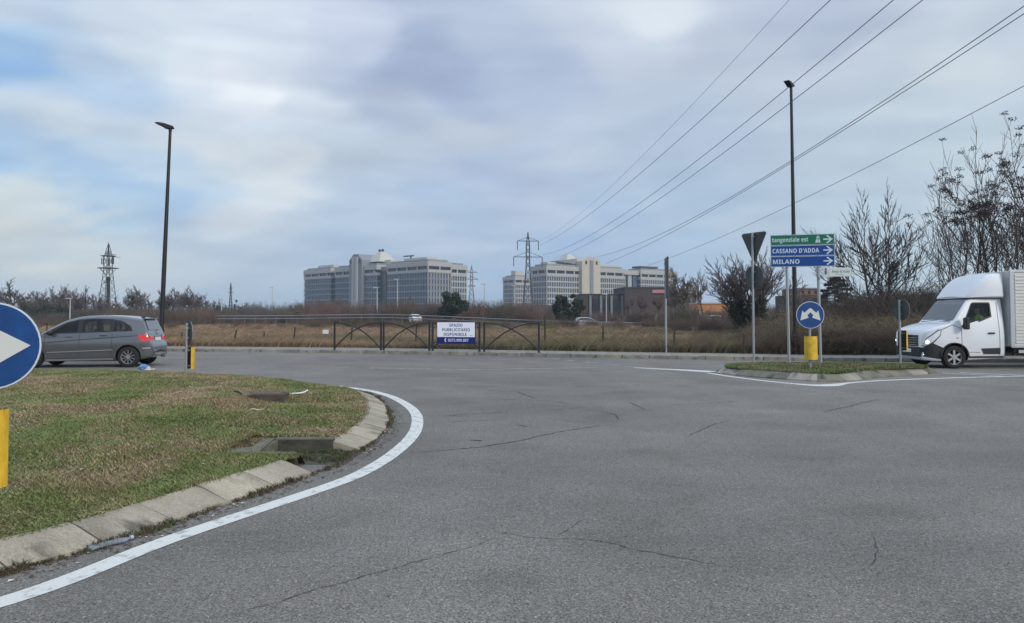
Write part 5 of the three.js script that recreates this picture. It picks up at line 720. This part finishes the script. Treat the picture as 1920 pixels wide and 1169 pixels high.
const wide = { levels: 5, kids: [5, 4, 4, 3, 2], ang: [0.75, 0.65, 0.6, 0.6], ratio: [0.62, 0.6, 0.6, 0.58], wob: 0.34, up: 0.22, from: [0.6, 0.25, 0.2, 0.2] };
const farA = growTree(101, { ...wide, h: 12, rmin: 0.032, stems: [[0, 0, 0.05, 1, 5.5, 0.42]] }), farB = growTree(202, { ...wide, h: 12, rmin: 0.032, kids: [6, 4, 3, 3, 2], ang: [0.55, 0.5, 0.5, 0.5], up: 0.5, stems: [[0, 0, 0.04, 2, 6, 0.32]] }), farC = growTree(303, { ...wide, h: 12, rmin: 0.032, ang: [0.9, 0.7, 0.6, 0.6], kids: [6, 4, 4, 3, 2], stems: [[0, 0, 0.1, 2, 4.2, 0.34], [0.5, 0.2, 0.3, 0.4, 4, 0.26]] });
{ // treeline on the left
  const r = rng(31), kinds = [farA, farB, farC], g = 'bare trees of the left treeline', list = [[60, 552], [78, 548], [96, 543], [111, 541], [127, 539], [144, 545], [163, 542], [180, 553], [192, 556], [246, 546], [266, 543], [283, 556], [299, 549], [314, 552], [327, 545], [341, 548], [356, 541], [372, 549], [388, 556], [404, 566], [8, 545], [42, 553], [222, 560], [152, 556], [86, 556], [118, 552], [336, 556], [365, 557], [-20, 540]];
  plant(farA, 'broad bare oak standing highest at the far left of the treeline', 27, 185, Y(520, 185), 0.6, M.bark, M.twig, g, 'bare_tree', 1.25);
  const nth = ['first', 'second', 'third', 'fourth', 'fifth', 'sixth', 'seventh', 'eighth', 'ninth', 'tenth', 'eleventh', 'twelfth', 'thirteenth', 'fourteenth', 'fifteenth', 'sixteenth', 'seventeenth', 'eighteenth', 'nineteenth', 'twentieth'], nthOf = (k) => k < 20 ? nth[k] : 'twenty-' + nth[k - 20];
  list.sort((a, b) => a[0] - b[0]);
  list.forEach(([u, v], i) => { const D = 180 + r() * 50; plant(kinds[i % 3], `${nthOf(i)} bare tree from the left in the treeline beyond the field`, u, D, Y(v - 6, D) * 1.03, r() * 6.28, M.bark, [M.twig, M.twigGrey, M.twigGrey, M.twigRed][i % 4], g, 'bare_tree', 0.85 + r() * 0.4); });
  for (let i = 0; i < 16; i++) { const D = 330 + r() * 60, u = 425 + i * 13 + r() * 8; plant(kinds[i % 3], `${nth[i]} low bare tree on the horizon, counted rightwards from the small pylon`, u, D, Y(566 + r() * 12, D), r() * 6.28, M.bark, i % 2 ? M.twigGrey : M.twigRed, 'low bare trees on the horizon', 'bare_tree', 1.4); }
  [[775, 551, 200, 'bare brown tree in front of the blue glass offices'], [640, 556, 190, 'bare reddish tree at the foot of the blue offices, left of its tower'], [605, 560, 195, 'bare tree at the left foot of the blue offices'], [680, 563, 180, 'small bare tree below the office tower']].forEach(([u, v, D, l], i) => plant(kinds[i % 3], l, u, D, Y(v, D), i, M.bark, M.twigRed, undefined, 'bare_tree', 1.2));
  [[1185, 552, 150, 'pale stemmed bare tree before the dark building, leftmost of four'], [1206, 546, 145, 'pale stemmed bare tree before the dark building, second of four'], [1228, 549, 140, 'pale stemmed bare tree before the dark building, third of four'], [1263, 540, 135, 'pale stemmed bare tree right of the edge-on sign, last of four']].forEach(([u, v, D, l], i) => plant(farB, l, u, D, Y(v, D), i * 1.7, M.barkPale, M.twigRed, 'pale stemmed trees before the dark building', 'bare_tree', 1.1));
  plant(farC, 'fine tan bare tree right of the edge-on sign', 1286, 105, Y(499, 105), 2.2, M.bark, M.twigTan); plant(farB, 'fine tan bare tree just left of the triangular sign', 1322, 108, Y(503, 108), 0.4, M.bark, M.twigTan);
}
// evergreens: leaf tufts filling an uneven crown
function foliage(seed, n, size, inside, tone) {
  const r = rng(seed), p = [], c = [], col = new THREE.Color();
  for (let k = 0; k < n; k++) { const v = inside(r); if (!v) continue; const s = size * (0.5 + r()), a = V(r() - 0.5, r() - 0.5, r() - 0.5).normalize().multiplyScalar(s), b = V(r() - 0.5, r() - 0.5, r() - 0.5).normalize().multiplyScalar(s * 0.7), q = 0.65 + r() * 0.7; p.push(v.x - a.x, v.y - a.y, v.z - a.z, v.x + b.x, v.y + b.y, v.z + b.z, v.x + a.x, v.y + a.y, v.z + a.z); for (let i = 0; i < 3; i++) c.push(tone[0] * q, tone[1] * q, tone[2] * q); }
  const g = new THREE.BufferGeometry(); g.setAttribute('position', new THREE.Float32BufferAttribute(p, 3)); g.setAttribute('color', new THREE.Float32BufferAttribute(c, 3)); g.computeVertexNormals(); return g;
}
function clumps(seed, h, w, n, cone = false) { const r = rng(seed), L = []; for (let i = 0; i < n; i++) { const y = h * (0.12 + 0.83 * r()), m = cone ? (1 - y / h) : Math.sqrt(Math.max(0.05, 1 - ((y / h - 0.45) / 0.58) ** 2)), a = r() * 6.28, d = w * m * (0.35 + 0.6 * r()); L.push([V(Math.cos(a) * d, y, Math.sin(a) * d), w * (0.16 + 0.22 * r()) * (cone ? 0.75 : 1)]); } return (q) => { const [c, s] = L[Math.floor(q() * L.length)], a = q() * 6.28, z = 2 * q() - 1, k = s * (0.55 + 0.45 * q()), e = Math.sqrt(1 - z * z); return V(c.x + Math.cos(a) * e * k, Math.max(0.15, c.y + z * k * 0.75), c.z + Math.sin(a) * e * k); }; }
function evergreen(label, u, D, h, w, seed, tone = [0.028, 0.042, 0.022], cone = false, n = 7000) { const t = thing('evergreen_tree', label, 'tree', [X(u, D), 0, -D], seed); const tw = new Twigs(); tw.stick(V(0, -0.2, 0), V(0.1, h * 0.5, 0), w * 0.09, w * 0.05, 8); tw.stick(V(0.1, h * 0.5, 0), V(0, h * 0.93, 0), w * 0.05, 0.04, 6); for (let i = 0; i < 7; i++) { const a = i * 2.4, y = h * (0.25 + 0.09 * i); tw.stick(V(0.05, y, 0), V(Math.cos(a) * w * 0.6, y + h * 0.1, Math.sin(a) * w * 0.6), w * 0.03, 0.03, 5); } part('trunk', tw.geo(), M.bark, t); part('crown', foliage(seed, n, w * 0.075 + 0.05, clumps(seed, h, w, cone ? 60 : 26, cone), tone), M.leafDark, t); }
evergreen('dark round evergreen at the right end of the blue offices', 852, 136, Y(542, 136), 2.7, 11); evergreen('lower dark evergreen touching the left side of the round evergreen', 835, 136, Y(556, 136), 1.7, 12);
evergreen('dark pointed evergreen before the white offices', 1051, 132, Y(553, 132), 2.2, 13); evergreen('dark evergreen beside the dark building, right of the pointed one', 1080, 132, Y(548, 132), 1.8, 14, [0.035, 0.045, 0.025]); evergreen('low dark bush on the horizon between the two offices', 927, 230, Y(579, 230), 3.0, 15, [0.03, 0.04, 0.03]);
evergreen('narrow ivy clad trunk left of the tall left lamp', 245, 170, Y(552, 170), 1.3, 16, [0.04, 0.042, 0.03], false, 3000); evergreen('small dark cypress above the far guard rail', 444, 240, Y(560, 240), 1.2, 17, [0.02, 0.026, 0.02], false, 3000);
{ const D = 78, h = Y(517, D), t = thing('cedar_tree', 'ragged dark cedar behind the white name sign', 'tree', [X(1566, D), 0, -D], 0.4), tw = new Twigs(), br = [], q = rng(18); tw.stick(V(0, -0.2, 0), V(0, h * 0.97, 0), 0.16, 0.03, 7);
  for (let i = 0; i < 46; i++) { const f = 0.12 + 0.86 * i / 46, L = (1 - f) * 3.3 + 0.25 + q() * 0.5, a = i * 2.4 + q(), y = h * f; const e = V(Math.cos(a) * L, y - 0.12 * L + 0.15, Math.sin(a) * L); tw.stick(V(0, y, 0), e, 0.035, 0.012, 4); br.push([V(0, y, 0), e]); }
  part('trunk', tw.geo(), M.bark, t); part('crown', foliage(18, 16000, 0.11, (r) => { const [a, e] = br[Math.floor(r() * br.length)], k = 0.25 + 0.75 * Math.sqrt(r()); return a.clone().lerp(e, k).add(V((r() - 0.5) * 0.5, (r() - 0.6) * 0.22, (r() - 0.5) * 0.5)); }, [0.03, 0.042, 0.032]), M.leafDark, t); }
{ // low evergreen shrubs under the left treeline
  const D = 178; [[62, 579, 'dark green shrub under the treeline, left of the grey car roof'], [112, 577, 'second dark green shrub under the left treeline'], [88, 575, 'tall dark green shrub between two others under the treeline']].forEach(([u, v, l], i) => evergreen(l, u, D, Y(v, D), 2.6, 40 + i, [0.03, 0.045, 0.025], false, 3500));
}
{ // vase shaped ivy covered tree behind the triangular sign
  const o = { ...wide, h: 7.2, levels: 4, rmin: 0.018, kids: [5, 5, 4, 4], ang: [0.5, 0.45, 0.5, 0.5], ratio: [0.6, 0.55, 0.5, 0.5], up: 0.15, wob: 0.22, thin: 0.5, stems: Array.from({ length: 11 }, (_, i) => [Math.cos(i * 2.4) * 0.3, Math.sin(i * 2.4) * 0.3, 0.35 + 0.6 * ((i * 0.37) % 1), i * 2.4, 3.6, 0.16]) };
  const p = growTree(55, o), D = 60, t = thing('ivy_tree', 'spreading ivy covered tree behind the triangular sign', 'tree', [X(1408, D), 0, -D], 0.5); part('trunk', p.trunk, M.bark, t); part('crown', p.crown, M.twigGrey, t);
  const q = rng(9), pos = p.trunk.attributes.position, spots = []; for (let i = 0; i < pos.count; i += 6) spots.push(V(pos.getX(i), pos.getY(i), pos.getZ(i)));
  part('ivy', foliage(77, 15000, 0.10, (r) => { const s = spots[Math.floor(r() * spots.length)], e = spots[Math.floor(r() * spots.length)]; const v = s.clone().lerp(e, s.distanceTo(e) < 0.8 ? r() : 0); const k = Math.max(0.08, 0.42 - v.y * 0.05); return v.add(V((r() - 0.5) * 2 * k, (r() - 0.5) * 1.6 * k, (r() - 0.5) * 2 * k)); }, [0.026, 0.034, 0.02]), M.leafDark, t);
}
// tall seed bearing trees behind the truck, and the finer trees left of them
const tallO = { levels: 3, kids: [10, 5, 4], ang: [0.6, 0.55, 0.6], ratio: [0.5, 0.5, 0.5], wob: 0.15, up: 0.3, from: [0.36, 0.28, 0.25], rmin: 0.018, thin: 0.5, taper: 0.35 };
function seeded(label, seed, u, D, vTop, stems, turn) {
  const p = growTree(seed, { ...tallO, h: Y(vTop, D), stems }), t = plant(p, label, u, D, p.h, turn, M.bark, M.twig, 'tall seed bearing trees behind the truck', 'seed_tree');
  const r = rng(seed + 5), pos = []; for (const tip of p.tips) { if (tip.y < p.h * 0.55 || r() < 0.78) continue; for (let k = 0; k < 44; k++) { const c = tip.clone().add(V((r() - 0.5) * 0.40, (r() - 0.5) * 0.2 - 0.03, (r() - 0.5) * 0.40)), a = V(r() - 0.5, r() - 0.5, r() - 0.5).multiplyScalar(0.2), b = V(r() - 0.5, r() - 0.5, r() - 0.5).multiplyScalar(0.16); pos.push(c.x, c.y, c.z, c.x + a.x, c.y + a.y, c.z + a.z, c.x + b.x, c.y + b.y, c.z + b.z); } }
  const g = new THREE.BufferGeometry(); g.setAttribute('position', new THREE.Float32BufferAttribute(pos, 3)); g.computeVertexNormals(); part('seed_clusters', g, M.seed, t).userData.kind = 'stuff';
}
seeded('tall bare tree with dark seed clusters above the truck fairing', 501, 1812, 44, 236, [[0, 0, 0.13, 3.3, 9, 0.15], [0.5, 0.1, 0.02, 0, 9.5, 0.14], [-0.4, 0.2, 0.26, 3.1, 8, 0.11]], 0.1);
seeded('tall bare seed tree above the front of the cargo box', 502, 1866, 45, 206, [[0, 0, 0.02, 1, 9, 0.15], [0.5, 0.2, 0.12, 0.4, 8, 0.13]], 1.1);
seeded('tall bare seed tree at the right picture edge', 503, 1912, 43, 196, [[0, 0, 0.05, 2.6, 9, 0.17], [0.4, -0.1, 0.2, 3.4, 8, 0.12]], 2.0);
seeded('tall bare seed tree just outside the right picture edge', 504, 1975, 44, 215, [[0, 0, 0.1, 3, 9, 0.17], [-0.4, -0.1, 0.25, 3.1, 8, 0.13]], 0.7);
{ const p = growTree(601, { ...tallO, levels: 4, kids: [10, 6, 4, 3], h: Y(335, 48), rmin: 0.018, up: 0.26, ang: [0.8, 0.55, 0.5, 0.5], ratio: [0.62, 0.55, 0.5, 0.5], from: [0.2, 0.25, 0.3, 0.3], stems: [[-0.3, 0, 0.24, 3.2, 6, 0.15], [0.4, 0.1, 0.10, 0.2, 6, 0.16]] }); plant(p, 'slender twin stemmed bare tree between the signs and the truck', 1650, 48, p.h, 0.2, M.bark, M.twig); 
  const q = growTree(602, { ...tallO, h: Y(430, 47), rmin: 0.015, kids: [8, 5, 4], stems: [[0, 0, 0.45, 3.1, 5, 0.13], [0.2, 0, 0.25, 3.3, 5.5, 0.12]] }); plant(q, 'bare tree leaning left above the truck windscreen', 1800, 46, q.h, 0, M.bark, M.twig); }
// thickets: bush shapes of bare canes repeated over the waste ground
function bush(seed, n, h, w, arch, k = 3, rad = 0.012) { const r = rng(seed), T = new Twigs(); for (let i = 0; i < n; i++) { const a = r() * 6.28, d0 = w * 0.5 * Math.sqrt(r()), hh = h * (0.45 + 0.6 * r()); let p = V(Math.cos(a) * d0, 0, Math.sin(a) * d0), q, dir = V((r() - 0.5) * 0.9, 1, (r() - 0.5) * 0.9).normalize(); for (let s = 0; s < k; s++) { q = p.clone().addScaledVector(dir, hh / k * (1 + arch * 0.3)); T.stick(p, q, rad * (1 - s / k * 0.6), rad * (1 - (s + 1) / k * 0.6), 3); if (s) { const e = q.clone().add(V((r() - 0.5), r() * 0.6 - 0.1, (r() - 0.5)).multiplyScalar(h * 0.34)); T.stick(q, e, rad * 0.5, rad * 0.25, 3); } p = q; dir.add(V((r() - 0.5) * arch * 1.6, -arch * 0.45 * (s + 1), (r() - 0.5) * arch * 1.6)).normalize(); } } return T.geo(); }
{
  const r = rng(71), bram = [], red = [], high = [], far = [], mat1 = mat(1, 1, 1, 0.95);
  // bramble bank along the right field edge
  for (let i = 0; i < 620; i++) { const u = 1262 + 720 * r(), o = 3.0 + 11 * r() ** 1.5, D0 = 29; let x = X(u, D0 + o), D = kerbD(x) + o; x = X(u, D); const v = 0.6 + r() * 0.7, ramp = 0.3 * sm(1262, 1340, u) + 0.7 * sm(1370, 1500, u), s = (0.22 + 0.78 * ramp) * (0.5 + 0.5 * r() + 0.5 * vnoise(u * 0.03, o * 0.5, 5)) * (0.75 + o * 0.035); bram.push([x, 0.03, -D, s, r() * 6.28, ...(r() < 0.7 ? [0.135 * v, 0.092 * v, 0.068 * v] : [0.18 * v, 0.155 * v, 0.10 * v])]); }
  scatter('bramble_bank', 'tangled brown bramble bank along the pavement on the right', bush(3, 120, 1.3, 1.7, 0.5, 4, 0.010), mat1, bram);
  // higher thicket behind it
  for (let i = 0; i < 330; i++) { const u = 1480 + 480 * r(), D = 43 + 18 * r(), v = 0.55 + r() * 0.7, lim = 0.45 + 0.6 * sm(1480, 1640, u) + 0.1 * (r() - 0.5); high.push([X(u, D), 0.03, -D, lim * (0.7 + r() * 0.5), r() * 6.28, ...(r() < 0.6 ? [0.095 * v, 0.068 * v, 0.057 * v] : [0.12 * v, 0.104 * v, 0.085 * v])]); }
  for (let i = 0; i < 130; i++) { const u = 1270 + 240 * r(), D = 62 + 30 * r(), v = 0.55 + r() * 0.7; high.push([X(u, D), 0.03, -D, 0.42 * (0.7 + r() * 0.6), r() * 6.28, 0.125 * v, 0.09 * v, 0.07 * v]); }
  scatter('twig_thicket', 'dense brown twiggy thicket behind the bramble bank on the right', bush(4, 120, 2.75, 2.7, 0.25, 4, 0.016), mat1, high);
  // reddish shrubs at the back of the field
  for (let i = 0; i < 520; i++) { const u = -40 + 1420 * r(), D = (u > 395 && u < 1250 ? 138 : 95) + 60 * r(), v = 0.55 + r() * 0.7; if (u > 640 && r() < 0.25) continue; const s = u < 200 ? 0.25 : u < 430 ? 0.72 : u < 540 ? 0.45 : u < 1010 ? 1.1 : 0.7; red.push([X(u, D), 0, -D, s * (0.6 + r() * 0.6), r() * 6.28, ...(r() < 0.55 ? [0.17 * v, 0.105 * v, 0.088 * v] : r() < 0.6 ? [0.16 * v, 0.13 * v, 0.11 * v] : [0.10 * v, 0.098 * v, 0.06 * v])]); }
  for (let i = 0; i < 260; i++) { const u = (i % 3 ? 560 + 720 * r() : -20 + 640 * r()), D = 72 + 40 * r(), v = 0.5 + r() * 0.7, s = (0.14 + 0.22 * r()) * (0.6 + 0.8 * fbm(u * 0.012, D * 0.1, 3, 61)); red.push([X(u, D), 0, -D, s, r() * 6.28, ...(r() < 0.6 ? [0.15 * v, 0.10 * v, 0.08 * v] : [0.13 * v, 0.12 * v, 0.07 * v])]); }
  scatter('field_shrubs', 'reddish bare shrubs at the back of the dry field', bush(5, 90, 3.6, 3.4, 0.25, 3, 0.035), mat1, red);
  for (let i = 0; i < 520; i++) { const u = -120 + 2200 * r(), D = 235 + 150 * r(), v = 0.6 + r() * 0.6; far.push([X(u, D), 0, -D, (0.7 + r() * 0.7) * (u > 880 && u < 950 ? 0.5 : 1), r() * 6.28, 0.13 * v, 0.112 * v, 0.10 * v]); }
  scatter('far_wood', 'grey brown wood along the horizon', bush(6, 90, 4.2, 8, 0.25, 3, 0.07), mat1, far);
  // denser scrub against the foot of the treeline
  const low = []; for (let i = 0; i < 300; i++) { const u = -60 + 490 * r(), D = 165 + 60 * r(), v = 0.6 + r() * 0.6; low.push([X(u, D), 0, -D, 0.75 + r() * 0.7, r() * 6.28, ...(r() < 0.5 ? [0.12 * v, 0.095 * v, 0.085 * v] : [0.09 * v, 0.085 * v, 0.06 * v])]); }
  scatter('treeline_scrub', 'dark scrub filling the foot of the left treeline', bush(7, 110, 2.0, 4.6, 0.25, 3, 0.04), mat1, low);
}
scene.traverse((m) => { if (m.isMesh) { m.castShadow = true; m.receiveShadow = true; } });
renderer.render(scene, camera);
